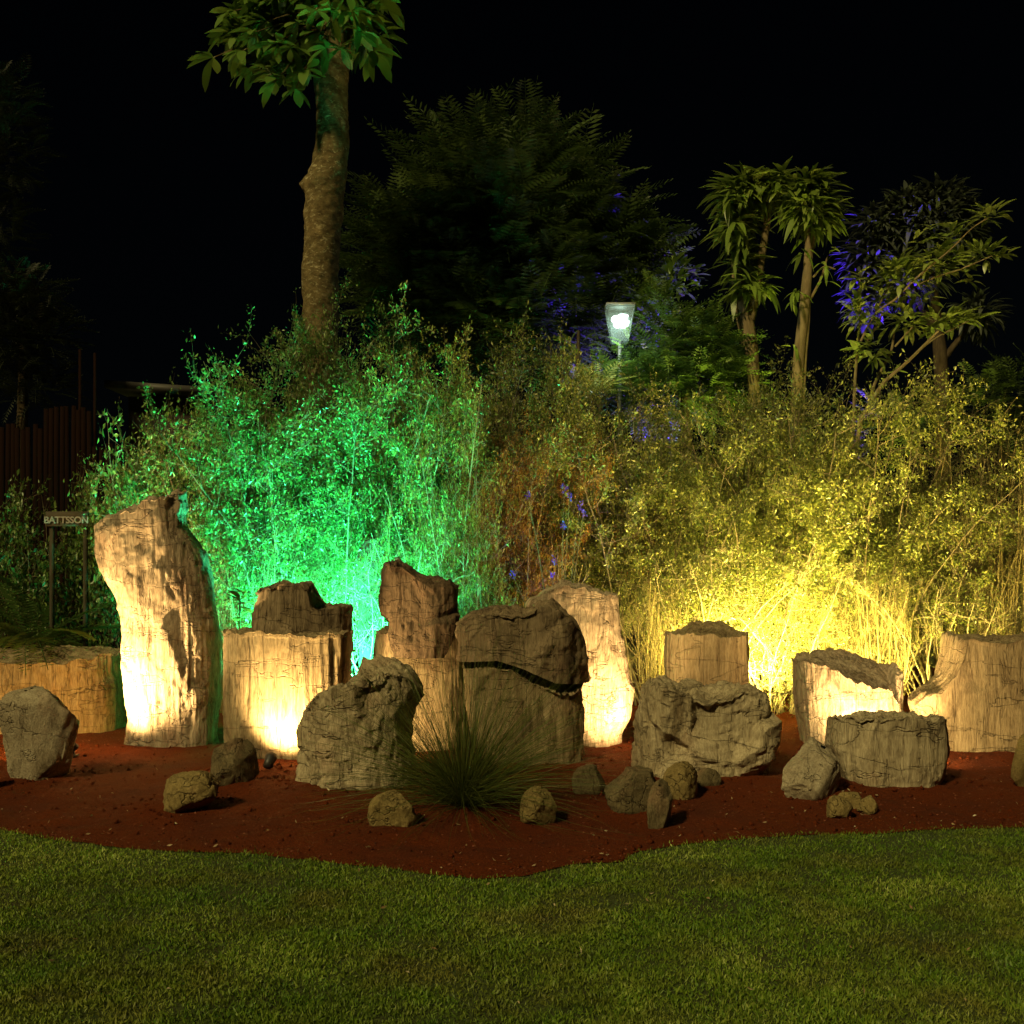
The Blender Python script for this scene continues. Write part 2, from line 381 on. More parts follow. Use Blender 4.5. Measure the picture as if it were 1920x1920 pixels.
def litter():
    rng = np.random.default_rng(12); n = 9000
    x = rng.uniform(-4.2, 4.2, n); y = edge(x) + .03 + rng.random(n) ** 1.3 * 3.6
    z = bed_h(x, y) + .003
    d = rng.normal(0, 1, (n, 3)); d[:, 2] *= .25
    V, f, r = leaf_faces(np.stack([x, y, z], 1), d, rng.uniform(.006, .02, n), .5, rng, .2)
    return mesh_np('soil_crumbs', V, f, False, r)
obj('soil_crumbs', litter(), leaf_mat('soil_crumb', (.06, .014, .008), (.15, .035, .016), (.24, .08, .04), .9, 0), kind='stuff', label='small crumbs and chips of red soil lying on the bed', category='soil')
def clods():
    rng = np.random.default_rng(13); n = 2800
    x = rng.uniform(-4.0, 4.0, n); y = edge(x) + rng.random(n) ** 1.5 * 2.6
    k = rng.random(n) < .5; px_ = rng.integers(0, len(BANK), n); bk = np.array(BANK)[px_]; a = rng.uniform(0, 6.283, n)
    x = np.where(k, bk[:, 0] + bk[:, 2] * .8 * np.cos(a) * rng.uniform(.7, 1.4, n), x); y = np.where(k, bk[:, 1] + bk[:, 2] * .75 * np.sin(a) * rng.uniform(.7, 1.4, n), y)
    ok = y > edge(x) + .01; x, y = x[ok], y[ok]; n = len(x)
    sz = .003 + .016 * rng.random(n) ** 3; c = np.stack([x, y, bed_h(x, y) + sz * .3], 1)
    O = np.array([[1, 0, 0], [0, 1, 0], [-1, 0, 0], [0, -1, 0], [0, 0, 1], [0, 0, -1]], float)
    V = c[:, None] + (O[None] * rng.uniform(.6, 1.3, (n, 6, 1)) + rng.normal(0, .25, (n, 6, 3))) * sz[:, None, None]
    Fo = np.array([[0, 1, 4], [1, 2, 4], [2, 3, 4], [3, 0, 4], [1, 0, 5], [2, 1, 5], [3, 2, 5], [0, 3, 5]])
    f = (np.arange(n)[:, None, None] * 6 + Fo[None]).reshape(-1, 3)
    return mesh_np('soil_clods', V.reshape(-1, 3), f, False)
obj('soil_clods', clods(), soil_mat, kind='stuff', label='loose clods of red soil scattered over the bed and round the stones', category='soil')
def dry_leaves():
    rng = np.random.default_rng(14); n = 240
    x = rng.uniform(-3.6, 3.6, n); y = edge(x) + .05 + rng.random(n) ** 2 * 1.8; lw_ = np.arange(n) < 45; y = np.where(lw_, rng.uniform(3.6, 5.2, n), y); x = np.where(lw_, x * .5, x)
    z = np.where(lw_ & (y < edge(x)), .022, bed_h(x, y) + .01)
    d = rng.normal(0, 1, (n, 3)); d[:, 2] = np.abs(d[:, 2]) * .4
    V, f, r = leaf_faces(np.stack([x, y, z], 1), d, rng.uniform(.012, .035, n), .35, rng, .3)
    return mesh_np('leaf_litter', V, f, False, r)
obj('leaf_litter', dry_leaves(), leaf_mat('dry_leaf', (.2, .12, .05), (.4, .3, .17), (.6, .52, .36), .6, .1), kind='stuff', label='pale dry leaf scraps scattered over the red soil', category='litter')

# ------------------------------------------------------------------ standing stones
def loft(Yf, depth, left, right, topf, topb, n=3.0, nth=260, nt_=120, seed=0, disp=.02, groove=.012, chips=.03, base=-.06, lean=0.0, dtop=1.0, slant=None):
    """a log section: left/right are (y,x) picture profiles at the stone's middle distance, topf/topb the front and back rim (x,y)"""
    nth = int(nth * .76); nt_ = int(nt_ * .78)
    Yc = Yf + depth / 2
    lz = np.array([Z(a, Yc) for a, b_ in left]); lx = np.array([X(b_, Yc) for a, b_ in left]); o_ = np.argsort(lz); lz, lx = lz[o_], lx[o_]
    rz = np.array([Z(a, Yc) for a, b_ in right]); rx = np.array([X(b_, Yc) for a, b_ in right]); o_ = np.argsort(rz); rz, rx = rz[o_], rx[o_]
    x0 = min(topf[0][0], topb[0][0]); x1 = max(topf[-1][0], topb[-1][0])
    sf = np.array([(a - x0) / (x1 - x0) for a, _ in topf]); zf = np.array([Z(b_, Yf) for _, b_ in topf])
    sb = np.array([(a - x0) / (x1 - x0) for a, _ in topb]); zb = np.array([Z(b_, Yf + depth * .8) for _, b_ in topb])
    th = np.arange(nth) / nth * 2 * math.pi
    c, s_ = np.cos(th), np.sin(th)
    cx = np.sign(c) * np.abs(c) ** (2 / n); cy = np.sign(s_) * np.abs(s_) ** (2 / n)
    ncap = 44
    rr = np.concatenate([np.ones(nt_), np.linspace(1, 0.02, ncap)]); tt = np.concatenate([np.linspace(0, 1, nt_), np.ones(ncap)])
    CX = cx[None] * rr[:, None]; CY = cy[None] * rr[:, None]
    S = (1 + CX) / 2; D = (1 + CY) / 2
    dd = D * D * (3 - 2 * D)
    zr = np.interp(S, sf, zf) * (1 - dd) + np.interp(S, sb, zb) * dd
    pr = np.stack([S.ravel() * 3, D.ravel() * 2, np.zeros(S.size)], 1)
    capw = np.clip((tt[:, None] - .86) / .14, 0, 1)
    zr = zr + capw * (.035 * fbm(pr, 3, 4, seed + 50) + .02 * fbm(pr, 11, 3, seed + 51)).reshape(S.shape)
    bz = base if slant is None else base + np.interp(S, [a for a, _ in slant], [b_ for _, b_ in slant])
    Zz = bz + tt[:, None] * (zr - bz)
    XL = np.interp(Zz, lz, lx); XR = np.interp(Zz, rz, rx)
    ds = 1 - (1 - dtop) * np.clip(Zz / max(zf.max(), .1), 0, 1)
    Xx = XL + (XR - XL) * S; Yy = Yc + CY * depth / 2 * ds + lean * Zz
    V = np.stack([Xx, Yy, Zz], -1).reshape(-1, 3)
    rows = nt_ + ncap
    i = np.arange(rows - 1)[:, None] * nth; k = np.arange(nth)[None]; k2 = (k + 1) % nth
    f = np.stack([i + k, i + k2, i + nth + k2, i + nth + k], -1).reshape(-1, 4)
    # outward direction for displacement
    cen = np.array([X((x0 + x1) / 2, Yc), Yc, 0]); side = np.repeat((rr >= 1), nth)
    G = V.reshape(rows, nth, 3); dv = np.gradient(G, axis=0); du = np.roll(G, -1, 1) - np.roll(G, 1, 1)
    nn = norm(np.cross(du, dv)).reshape(-1, 3)
    nn[~side] = nn[~side] * .3 + np.array([0, 0, .7])
    rimfix = np.repeat((tt > .97) & (rr > .9), nth); nn[rimfix] *= .6
    amp = disp * fbm(V, 2.2, 5, seed, (1, 1, .7)) + disp * .35 * fbm(V, 9, 4, seed + 2, (1, 1, .6))
    if chips:
        W_ = V + .05 * np.stack([fbm(V, 5, 3, seed + 7), fbm(V, 5, 3, seed + 8), fbm(V, 5, 3, seed + 9)], 1)
        f1, f21, idv, fac = cells(W_ * np.array([1, 1, .6]), 2.6, seed)
        amp += chips * ((idv - .5) * .5 + 1.9 * fac) * np.clip(f21 * 9, 0, 1)
        f1, f21, idv, fac = cells(W_ * np.array([1, 1, .55]), 7.0, seed + 3)
        amp += chips * .4 * ((idv - .5) * .5 + 1.8 * fac) * np.clip(f21 * 6, 0, 1)
        f1, f21, idv, fac = cells(W_ * np.array([1, 1, .7]), 17.0, seed + 5)
        amp += chips * .16 * ((idv - .5) * .6 + 1.8 * fac)
    if groove:
        g1 = fbm(V, 16, 4, seed + 11, (1, 1, .07)); g2 = fbm(V, 42, 3, seed + 12, (1, 1, .05))
        amp += groove * (-np.abs(g1) * 1.5 + .4 * g2)
    V = V + nn * amp[:, None]
    return mesh_np('stone', V, f)

def stone_thing(name, label, me, mat, group='upright petrified wood stones in the red bed', cat='stone'):
    me.name = name
    return obj(name, me, mat, label=label, category=cat, group=group)

# tall leaning pillar
stone_thing('standing_stone', 'tallest pale stone pillar with a slanted pointed top, lit white low on its left side',
    loft(8.55, .5, [(985, 184), (1030, 183), (1065, 190), (1095, 208), (1130, 226), (1170, 236), (1230, 235), (1300, 240), (1350, 243), (1405, 234)],
         [(920, 346), (945, 347), (990, 352), (1030, 378), (1080, 397), (1120, 405), (1170, 412), (1300, 414), (1350, 408), (1405, 407)],
         [(184, 992), (215, 975), (240, 962), (268, 960), (285, 936), (315, 932), (347, 925)], [(184, 985), (240, 952), (285, 938), (300, 930), (325, 926), (347, 920)],
         n=2.6, seed=1, disp=.035, chips=.028, groove=.012, nth=340, nt_=240), wood1)
# stump 2 with stepped dark top
s2 = stone_thing('petrified_log', 'broad ribbed log section with a stepped dark top, lit at its lower right',
    loft(7.98, .62, [(1180, 421), (1300, 422), (1440, 424)], [(1180, 662), (1300, 655), (1440, 640)],
         [(421, 1186), (470, 1186), (520, 1188), (600, 1190), (662, 1192)], [(421, 1180), (500, 1178), (600, 1180), (662, 1180)],
         n=2.7, seed=2, disp=.012, chips=.008, groove=.016, nth=340, nt_=200), wood2)
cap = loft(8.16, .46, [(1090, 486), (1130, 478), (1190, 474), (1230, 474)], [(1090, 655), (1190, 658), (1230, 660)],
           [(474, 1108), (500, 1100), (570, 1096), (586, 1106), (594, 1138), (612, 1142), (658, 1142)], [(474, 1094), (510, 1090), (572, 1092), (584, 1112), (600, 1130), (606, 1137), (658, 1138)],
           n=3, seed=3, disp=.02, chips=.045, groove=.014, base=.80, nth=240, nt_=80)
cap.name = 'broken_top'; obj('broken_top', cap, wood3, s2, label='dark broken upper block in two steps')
# front rock left of the tuft
stone_thing('boulder', 'rugged grey brown boulder with a stepped top between the ribbed log and the grass tuft',
    loft(7.02, .62, [(1290, 592), (1310, 582), (1345, 574), (1395, 560), (1430, 566), (1460, 563), (1495, 585)], [(1240, 762), (1265, 782), (1290, 788), (1320, 778), (1360, 770), (1440, 778), (1495, 770)],
         [(562, 1335), (576, 1306), (600, 1298), (640, 1292), (690, 1280), (740, 1262), (775, 1272), (788, 1300)], [(562, 1318), (590, 1296), (626, 1290), (644, 1262), (662, 1242), (700, 1236), (745, 1240), (776, 1256), (788, 1285)],
         n=3.0, seed=4, disp=.02, chips=.085, groove=.006, nth=300, nt_=150), wood5, 'rough boulders at the front of the stone group')
# stump 3
s3 = stone_thing('petrified_log', 'pale yellow log section with a dark square top, its left edge lit green',
    loft(8.37, .6, [(1100, 716), (1180, 708), (1245, 703), (1420, 700)], [(1100, 862), (1180, 872), (1420, 880)],
         [(703, 1190), (740, 1188), (800, 1200), (872, 1196)], [(703, 1176), (800, 1178), (872, 1180)],
         n=3.0, seed=5, disp=.025, chips=.015, groove=.012, nth=300, nt_=150), wood2)
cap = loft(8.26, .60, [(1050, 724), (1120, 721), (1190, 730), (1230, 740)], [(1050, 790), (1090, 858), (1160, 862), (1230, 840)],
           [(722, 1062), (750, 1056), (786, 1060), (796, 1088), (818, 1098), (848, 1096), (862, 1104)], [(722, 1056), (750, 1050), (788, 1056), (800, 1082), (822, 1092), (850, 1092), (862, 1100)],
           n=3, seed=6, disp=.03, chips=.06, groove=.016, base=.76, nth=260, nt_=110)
cap.name = 'dark_top'; obj('dark_top', cap, wood4, s3, label='overhanging dark brown block')  # upper block in a darker brown material than the log below
# big mass
s4 = stone_thing('boulder', 'big humped stone with a dark upper half, right behind the grass tuft',
    loft(7.86, .5, [(1240, 868), (1330, 872), (1380, 880), (1440, 890)], [(1240, 1092), (1330, 1096), (1440, 1090)],
         [(868, 1262), (920, 1256), (958, 1258), (984, 1278), (1040, 1300), (1098, 1296)], [(868, 1230), (960, 1225), (1098, 1240)],
         n=3.0, seed=8, disp=.03, chips=.03, groove=.008, nth=300, nt_=140), wood2, 'rough boulders at the front of the stone group')
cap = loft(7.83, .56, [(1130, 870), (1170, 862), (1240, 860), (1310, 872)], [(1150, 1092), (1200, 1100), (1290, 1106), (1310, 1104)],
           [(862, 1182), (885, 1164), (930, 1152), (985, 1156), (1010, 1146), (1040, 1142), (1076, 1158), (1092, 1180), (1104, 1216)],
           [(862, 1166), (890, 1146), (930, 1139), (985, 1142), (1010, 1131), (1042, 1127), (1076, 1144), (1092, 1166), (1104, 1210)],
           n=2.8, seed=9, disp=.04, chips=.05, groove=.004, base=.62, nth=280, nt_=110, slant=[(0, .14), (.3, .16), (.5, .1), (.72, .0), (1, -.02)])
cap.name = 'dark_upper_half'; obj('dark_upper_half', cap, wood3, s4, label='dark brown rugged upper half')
# pillar behind
stone_thing('standing_stone', 'tan rounded pillar bulging to the right behind the humped stone, lit white at mid height',
    loft(8.5, .42, [(1100, 1005), (1130, 984), (1200, 1000), (1415, 1030)], [(1110, 1158), (1180, 1163), (1235, 1172), (1292, 1186), (1345, 1180), (1378, 1164), (1395, 1163), (1416, 1150)],
         [(984, 1136), (1008, 1110), (1045, 1098), (1090, 1106), (1130, 1114), (1162, 1120)], [(984, 1130), (1008, 1100), (1045, 1090), (1090, 1098), (1130, 1106), (1162, 1114)],
         n=2.5, seed=10, disp=.03, chips=.035, groove=.010, nth=300, nt_=200), wood1)
# small stump
stone_thing('petrified_log', 'short brown log section with a humped top standing behind the square grey boulder',
    loft(9.1, .6, [(1180, 1247), (1400, 1246)], [(1180, 1400), (1400, 1404)],
         [(1247, 1190), (1290, 1192), (1340, 1196), (1402, 1190)], [(1247, 1186), (1290, 1182), (1304, 1170), (1340, 1166), (1376, 1170), (1390, 1182), (1402, 1184)],
         n=2.4, seed=12, disp=.012, chips=.006, groove=.010, nth=240, nt_=110), wood2)
# square grey boulder
stone_thing('boulder', 'square cracked grey boulder in front of the short brown log section',
    loft(7.35, .62, [(1280, 1202), (1340, 1197), (1440, 1195), (1480, 1215)], [(1290, 1424), (1330, 1438), (1400, 1434), (1450, 1420), (1480, 1395)],
         [(1196, 1292), (1215, 1286), (1280, 1300), (1320, 1318), (1370, 1312), (1400, 1296), (1440, 1300), (1456, 1320)], [(1196, 1284), (1215, 1274), (1260, 1273), (1300, 1284), (1345, 1294), (1385, 1288), (1442, 1288), (1456, 1308)],
         n=3.4, seed=14, disp=.02, chips=.085, groove=.006, nth=300, nt_=150, slant=[(0, .09), (.35, .04), (.7, 0), (1, .08)]), wood5, 'rough boulders at the front of the stone group')
# right stump
stone_thing('petrified_log', 'red brown log section with broken slanting top beside the pale wedge stone',
    loft(8.52, .6, [(1240, 1488), (1300, 1492), (1360, 1500), (1415, 1506)], [(1240, 1688), (1300, 1686), (1415, 1690)],
         [(1488, 1246), (1530, 1250), (1560, 1266), (1585, 1284), (1630, 1290), (1655, 1300), (1672, 1330), (1678, 1290), (1690, 1270)], [(1488, 1236), (1520, 1224), (1560, 1218), (1620, 1226), (1650, 1238), (1690, 1243)],
         n=2.6, seed=16, disp=.02, chips=.02, groove=.014, nth=320, nt_=160), wood1)
# low block
stone_thing('boulder', 'low drum shaped grey block with a crack round its middle, at the right front',
    loft(7.03, .60, [(1345, 1560), (1400, 1556), (1440, 1570), (1495, 1590)], [(1345, 1764), (1400, 1769), (1450, 1760), (1495, 1742)],
         [(1557, 1352), (1600, 1350), (1680, 1348), (1740, 1348), (1768, 1358)], [(1557, 1346), (1620, 1344), (1700, 1342), (1740, 1344), (1768, 1352)],
         n=2.9, seed=18, disp=.018, chips=.03, groove=.014, nth=300, nt_=130), wood5, 'rough boulders at the front of the stone group')
# wedge
stone_thing('standing_stone', 'pale smooth wedge stone with a stepped left shoulder at the far right of the bed',
    loft(8.3, .5, [(1250, 1706), (1320, 1708), (1360, 1720), (1430, 1760)], [(1190, 2010), (1430, 2010)],
         [(1706, 1322), (1722, 1308), (1750, 1292), (1772, 1268), (1784, 1238), (1790, 1198), (1800, 1194), (1826, 1208), (1850, 1212), (1900, 1200), (2010, 1195)],
         [(1706, 1318), (1722, 1304), (1750, 1288), (1772, 1264), (1782, 1234), (1788, 1190), (1830, 1192), (1900, 1192), (2010, 1190)],
         n=3.2, seed=20, disp=.02, chips=.012, groove=.004, nth=380, nt_=170), wood2)
# left stump
stone_thing('petrified_log', 'wide orange lit log section at far left behind a grey rock',
    loft(9.15, .7, [(1230, -120), (1390, -120)], [(1220, 222), (1300, 226), (1390, 226)],
         [(-120, 1236), (20, 1240), (120, 1246), (190, 1238), (224, 1226)], [(-120, 1216), (60, 1216), (160, 1218), (224, 1218)],
         n=3, seed=22, disp=.02, chips=.03, groove=.014, nth=340, nt_=120), wood2)
# rounded slab behind, in the green light
stone_thing('stone_slab', 'rounded smooth upright slab lit green among the shrub stems',
    loft(10.25, .16, [(1010, 682), (1030, 668), (1080, 664), (1110, 672), (1360, 676)], [(1010, 712), (1030, 722), (1080, 724), (1360, 722)],
         [(665, 1050), (675, 1018), (695, 1010), (712, 1012), (722, 1040)], [(665, 1048), (675, 1016), (695, 1008), (712, 1010), (722, 1038)],
         n=2.2, seed=24, disp=.01, chips=0, groove=0, nth=120, nt_=80), slab_dark)

# ------------------------------------------------------------------ loose rocks
def rock_mesh(w, d, h, seed, cuts=9, rough=.05):
    rng = np.random.default_rng(seed)
    nth, nph = 96, 56
    th = np.arange(nth) / nth * 2 * math.pi; ph = np.linspace(.02, math.pi - .02, nph)
    T, H = np.meshgrid(th, ph); V = np.stack([np.sin(H) * np.cos(T), np.sin(H) * np.sin(T), np.cos(H)], -1).reshape(-1, 3)
    V = np.sign(V) * np.abs(V) ** (.62 if cuts > 9 else .85); V = V @ np.array(Matrix.Rotation(rng.uniform(-.3, .3), 3, 'Y')).T; V = V * 1.12
    for k in range(cuts):
        nrm = norm(rng.normal(0, 1, 3)); dd = rng.uniform(.55, .95) if cuts > 9 else rng.uniform(.72, .98)
        ex = V @ nrm - dd; V = V - np.clip(ex, 0, None)[:, None] * nrm[None] * .96
    f1, f21, idv, fac = cells(V + .08 * fbm(V, 4, 3, seed)[:, None], 1.7, seed)
    V = V * (1 + .16 * fac * np.clip(f21 * 8, 0, 1) + .03 * (idv - .5))[:, None]
    f1, f21, idv, fac = cells(V, 5.0, seed + 3); V = V * (1 + .05 * fac)[:, None]
    V = V * (1 + rough * fbm(V, 2.2, 5, seed) + rough * .4 * fbm(V, 8, 4, seed + 1))[:, None]
    V /= np.abs(V).max(0); V = V * np.array([w / 2, d / 2, h / 2])
    i = np.arange(nph - 1)[:, None] * nth; k = np.arange(nth)[None]; k2 = (k + 1) % nth
    f = np.stack([i + k, i + nth + k, i + nth + k2, i + k2], -1).reshape(-1, 4)
    return mesh_np('rock', V, f)
def rock(cx, ytop, ybase, wpx, mat, label, seed, tilt=0, rz=0, cuts=9, depth=.8, lift=0, name='rock', fy=None):
    Y = gY(fy or ybase) ; w = wpx / F * Y; h = (ybase - ytop) / F * Y * 1.08
    Yc = Y + w * depth * .35
    me = rock_mesh(w, w * depth, h * 1.26, seed, cuts); me.name = name
    o = obj(name, me, mat, label=label, category='rock', group='loose rocks lying on the red soil')
    o.location = (X(cx, Yc), Yc, h * .5 - .10 * h + lift); o.rotation_euler = (0, math.radians(tilt), rz)
    return o
rock(72, 1305, 1474, 150, rock_grey, 'upright grey rock with rust spots at the left edge of the bed', 3, 4, .3, 12, .7)
rock(352, 1460, 1534, 128, rock_ochre, 'smooth ochre rock leaning low on the soil in front of the ribbed log', 5, -16, .2, 6, .8)
rock(452, 1386, 1486, 118, rock_brown, 'dark brown pointed rock beside the small black spotlight', 8, 12, .9, 12, .7)
rock(738, 1494, 1562, 98, rock_ochre, 'dull ochre rock half hidden under the left blades of the grass tuft', 12, 0, .5, 6)
rock(1012, 1484, 1550, 76, rock_ochre, 'round ochre rock under the right blades of the grass tuft', 14, 0, .4, 6)
rock(1104, 1442, 1496, 66, rock_brown, 'small rounded brown rock between the tuft and the larger olive rock', 16, 0, .1, 6)
rock(1190, 1444, 1530, 118, rock_brown, 'large olive brown rounded rock right of the grass tuft', 18, 10, .3, 7, .7)
rock(1240, 1476, 1556, 66, rock_brown, 'dark stone pressed against the olive rock, its top pointing up', 20, -8, 1.2, 12, .7)
rock(1268, 1434, 1506, 88, rock_ochre, 'brown ochre rock at the foot of the square grey boulder', 22, 14, .7, 8)
rock(1322, 1446, 1484, 60, rock_brown, 'low dark rock at the lower edge of the square boulder', 24, 14, .2, 8)
rock(1520, 1398, 1508, 112, rock_grey, 'angular grey rock leaning on the low drum shaped block', 26, 34, .5, 14, .7)
rock(1570, 1500, 1540, 58, rock_ochre, 'pale yellow stone nearest the lawn in front of the angular rock', 28, 22, .4, 9, .8)
rock(1597, 1491, 1522, 50, rock_ochre, 'smallest yellow stone in the trio before the drum shaped block', 30, 10, .2, 9, .8)
rock(1626, 1496, 1528, 50, rock_ochre, 'flat yellow stone with a straight right side before the drum shaped block', 32, 12, .9, 9, .8)
rock(1935, 1382, 1480, 120, rock_ochre, 'yellow brown rock cut by the right edge below the wedge stone', 34, 8, .7, 11, .7)
rock(-35, 1440, 1490, 60, rock_brown, 'dark low stone at the extreme left of the red bed', 36, 0, .2, 8)

# ------------------------------------------------------------------ lamps
def fixture(name, label, loc, aim, lens, color, power, size=110, blend=.6, group='warm uplights on the red soil', r=.05, soft=.03, bulb='SPOT'):
    loc = Vector(loc); aim = Vector(aim); d = (aim - loc).normalized()
    t = thing(name, label, 'spotlight', (loc.x, loc.y, 0.0), 0, group)
    q = d.to_track_quat('Z', 'Y').to_matrix().to_4x4(); q.translation = Vector((0, 0, loc.z))
    obj('housing', MB().lathe([(.001, -.10), (r * .7, -.10), (r * .8, -.06), (r, -.03), (r, .0), (r * .9, .0), (r * .85, -.012)], q).mesh('housing', True), black_metal, t)
    obj('lens', MB().lathe([(.0005, -.010), (r * .86, -.011)], q).mesh('lens'), lens, t)
    obj('stake', MB().box((0, 0, loc.z / 2 - .04), (.008, .008, loc.z / 2 + .02)).box((0, 0, .035), (.03, .03, .006)).mesh('stake'), black_metal, t)
    ld = bpy.data.lights.new(name + '_light', bulb); lo = bpy.data.objects.new('bulb_light', ld); col.objects.link(lo); lo.parent = t
    lo.location = Vector((0, 0, loc.z)) + d * .015; lo.rotation_euler = d.to_track_quat('-Z', 'Y').to_euler()
    ld.energy = power; ld.color = color; ld.shadow_soft_size = soft
    if bulb == 'SPOT': ld.spot_size = math.radians(size); ld.spot_blend = blend
    return t
WARM = (1.0, .67, .265)
def at(px, py, Y): p = P(px, py, Y); return (p.x, p.y, p.z)
fixture('spotlight', 'black spotlight behind the left grey rock, lighting the tallest pillar', (X(138, 8.24), 8.24, .13), at(262, 1235, 8.6), lens_w, WARM, 820, 105, 1)
fixture('spotlight', 'small black spotlight on the soil beside the dark pointed rock', (X(510, 7.70), 7.70, .13), at(548, 1330, 8.0), lens_w, WARM, 215, 110, .9, r=.042)
fixture('spotlight', 'black spotlight hidden behind the stepped grey boulder', (X(735, 7.86), 7.86, .12), at(790, 1320, 8.4), lens_w, WARM, 44, 120, .9)
fixture('spotlight', 'black spotlight behind the left side of the square grey boulder', (X(1212, 8.12), 8.12, .15), at(1150, 1290, 8.55), lens_w, WARM, 230, 110, .9)
fixture('spotlight', 'black spotlight behind the drum shaped block, lighting the red brown log', (X(1655, 7.98), 7.98, .16), at(1635, 1290, 8.55), lens_w, WARM, 290, 115, .9)
fixture('spotlight', 'weak black spotlight lighting the pale wedge stone from the left', (X(1742, 7.62), 7.62, .14), at(1810, 1300, 8.3), lens_w, WARM, 46, 115, .9)
fixture('spotlight', 'weak black spotlight lighting the wide orange log at the left', (X(40, 7.95), 7.95, .13), at(110, 1300, 9.2), lens_w, (1, .5, .09), 80, 110, .9)
fixture('spotlight', 'weak black spotlight lighting the short brown log section', (X(1268, 8.4), 8.4, .13), at(1290, 1270, 9.1), lens_w, (1, .62, .25), 12, 110, .9)
fixture('floodlight', 'green floodlight behind the ribbed log, shining up into the shrubs', (X(602, 9.4), 9.4, .16), at(655, 640, 11.4), lens_g, (.05, 1, .45), 4000, 136, .85, 'coloured floodlights among the shrubs', .08, .05)
fixture('floodlight', 'green floodlight standing among the shrubs in front of the big trunk', (X(610, 10.75), 10.75, .3), at(640, 520, 11.9), lens_g, (.05, 1, .40), 2800, 140, .8, 'coloured floodlights among the shrubs', .08, .05)
fixture('floodlight', 'added narrow green spotlight aimed at the left edge of the log with the square top', (X(672, 8.95), 8.95, .14), at(722, 1180, 8.75), lens_g, (.04, 1, .42), 75, 75, .8, 'coloured floodlights among the shrubs', .05, .04)  # extra lamp, added only to keep this log edge green
fixture('floodlight', 'yellow floodlight behind the short brown log, shining up into the shrubs', (X(1384, 9.92), 9.92, .18), at(1370, 700, 11.6), lens_y, (1, .76, .17), 1900, 165, .95, 'coloured floodlights among the shrubs', .08, .05)
fixture('floodlight', 'second yellow floodlight behind the red brown log', (X(1620, 9.3), 9.3, .2), at(1720, 760, 11.4), lens_y, (1, .76, .17), 1300, 155, .85, 'coloured floodlights among the shrubs', .08, .05)
fixture('floodlight', 'yellow floodlight standing among the shrubs below the single tan trunk', (X(1450, 10.9), 10.9, .3), at(1480, 640, 11.9), lens_y, (1, .76, .15), 1100, 140, .8, 'coloured floodlights among the shrubs', .08, .05)
fixture('floodlight', 'small blue spotlight in the middle of the shrubs behind the tan pillar', (X(1045, 9.75), 9.75, .2), at(1055, 960, 10.1), lens_b, (.12, .03, 1), 90, 60, .5, 'coloured floodlights among the shrubs', .06, .05)
fixture('floodlight', 'yellow green floodlight far behind the hedge at the foot of the slim trees', (X(1455, 12.1), 12.1, .25), at(1570, 560, 12.9), lens_y, (.92, .88, .16), 1200, 112, .5, 'coloured floodlights among the shrubs', .08, .05)
fixture('floodlight', 'blue floodlight behind the hedge aimed at the tree on the right', (X(1470, 14.9), 14.9, .4), at(1628, 445, 15.0), lens_b, (.08, .02, 1), 17000, 24, .5, 'coloured floodlights among the shrubs', .08, .05)
fixture('floodlight', 'blue floodlight behind the rust coloured shrub near the lamp post', (X(1120, 14.1), 14.1, .4), at(1225, 590, 14.5), lens_b, (.08, .02, 1), 5200, 44, .5, 'coloured floodlights among the shrubs', .08, .05)

# ------------------------------------------------------------------ shrubs
def shrub_proto(seed, h=3.4, spread=.34, nstem=14, nbr=230, ntw=1700, nlf=15000, lsize=(.024, .042), lw=.45, stem_r=(.010, .022), bare=.38, jit=.10, twl=(.16, .38), brl=(.45, 1.0), base_r=.2):
    rng = np.random.default_rng(seed)
    a = rng.uniform(0, 2 * math.pi, nstem); r = base_r * np.sqrt(rng.random(nstem))
    S = np.stack([r * np.cos(a), r * np.sin(a), np.full(nstem, -.05)], 1)
    a2 = a + rng.normal(0, .4, nstem); sp = np.abs(rng.normal(spread, spread * .5, nstem))
    D = np.stack([sp * np.cos(a2), sp * np.sin(a2), np.ones(nstem)], 1)
    flat = .75 if spread > .2 else .0
    st = grow(S, D, h * rng.uniform(.7, 1.0, nstem), 14, jit, .02, rng)
    p, d, m_, t = pick(st, nbr, bare, 1, rng)
    out = norm(rng.normal(0, 1, (nbr, 3)) * np.array([1, 1, .5])); 
    br = grow(p, d * (.7 - .35 * flat) + out * (.75 + .35 * flat), rng.uniform(*brl, nbr) * (1.15 - .5 * t), 7, .16, .07 - .05 * flat, rng)
    p, d, m_, t = pick(br, ntw, .12, 1, rng)
    tw = grow(p, d * .55 + norm(rng.normal(0, 1, (ntw, 3))) * .8, rng.uniform(*twl, ntw), 4, .2, .05, rng)
    V1, f1 = tubes(st, rng.uniform(*stem_r, nstem), .004, 5)
    V2, f2 = tubes(br, .0055, .0018, 3); V3, f3 = tubes(tw, .0019, .0008, 3)
    V = np.concatenate([V1, V2, V3]); f = np.concatenate([f1, f2 + len(V1), f3 + len(V1) + len(V2)])
    stems = mesh_np('stems', V, f)
    tw = tw[rng.permutation(len(tw))]; p, d, m_, t = pick(tw, nlf, .05, 1, rng, 1.9)
    V, f, r = leaf_faces(p + rng.normal(0, .028, (nlf, 3)), d * .5 + norm(rng.normal(0, 1, (nlf, 3))), lsize[0] * .7 + (lsize[1] * 1.15 - lsize[0] * .7) * rng.random(nlf) ** 1.4, lw, rng)
    return stems, mesh_np('foliage', V, f, False, r)
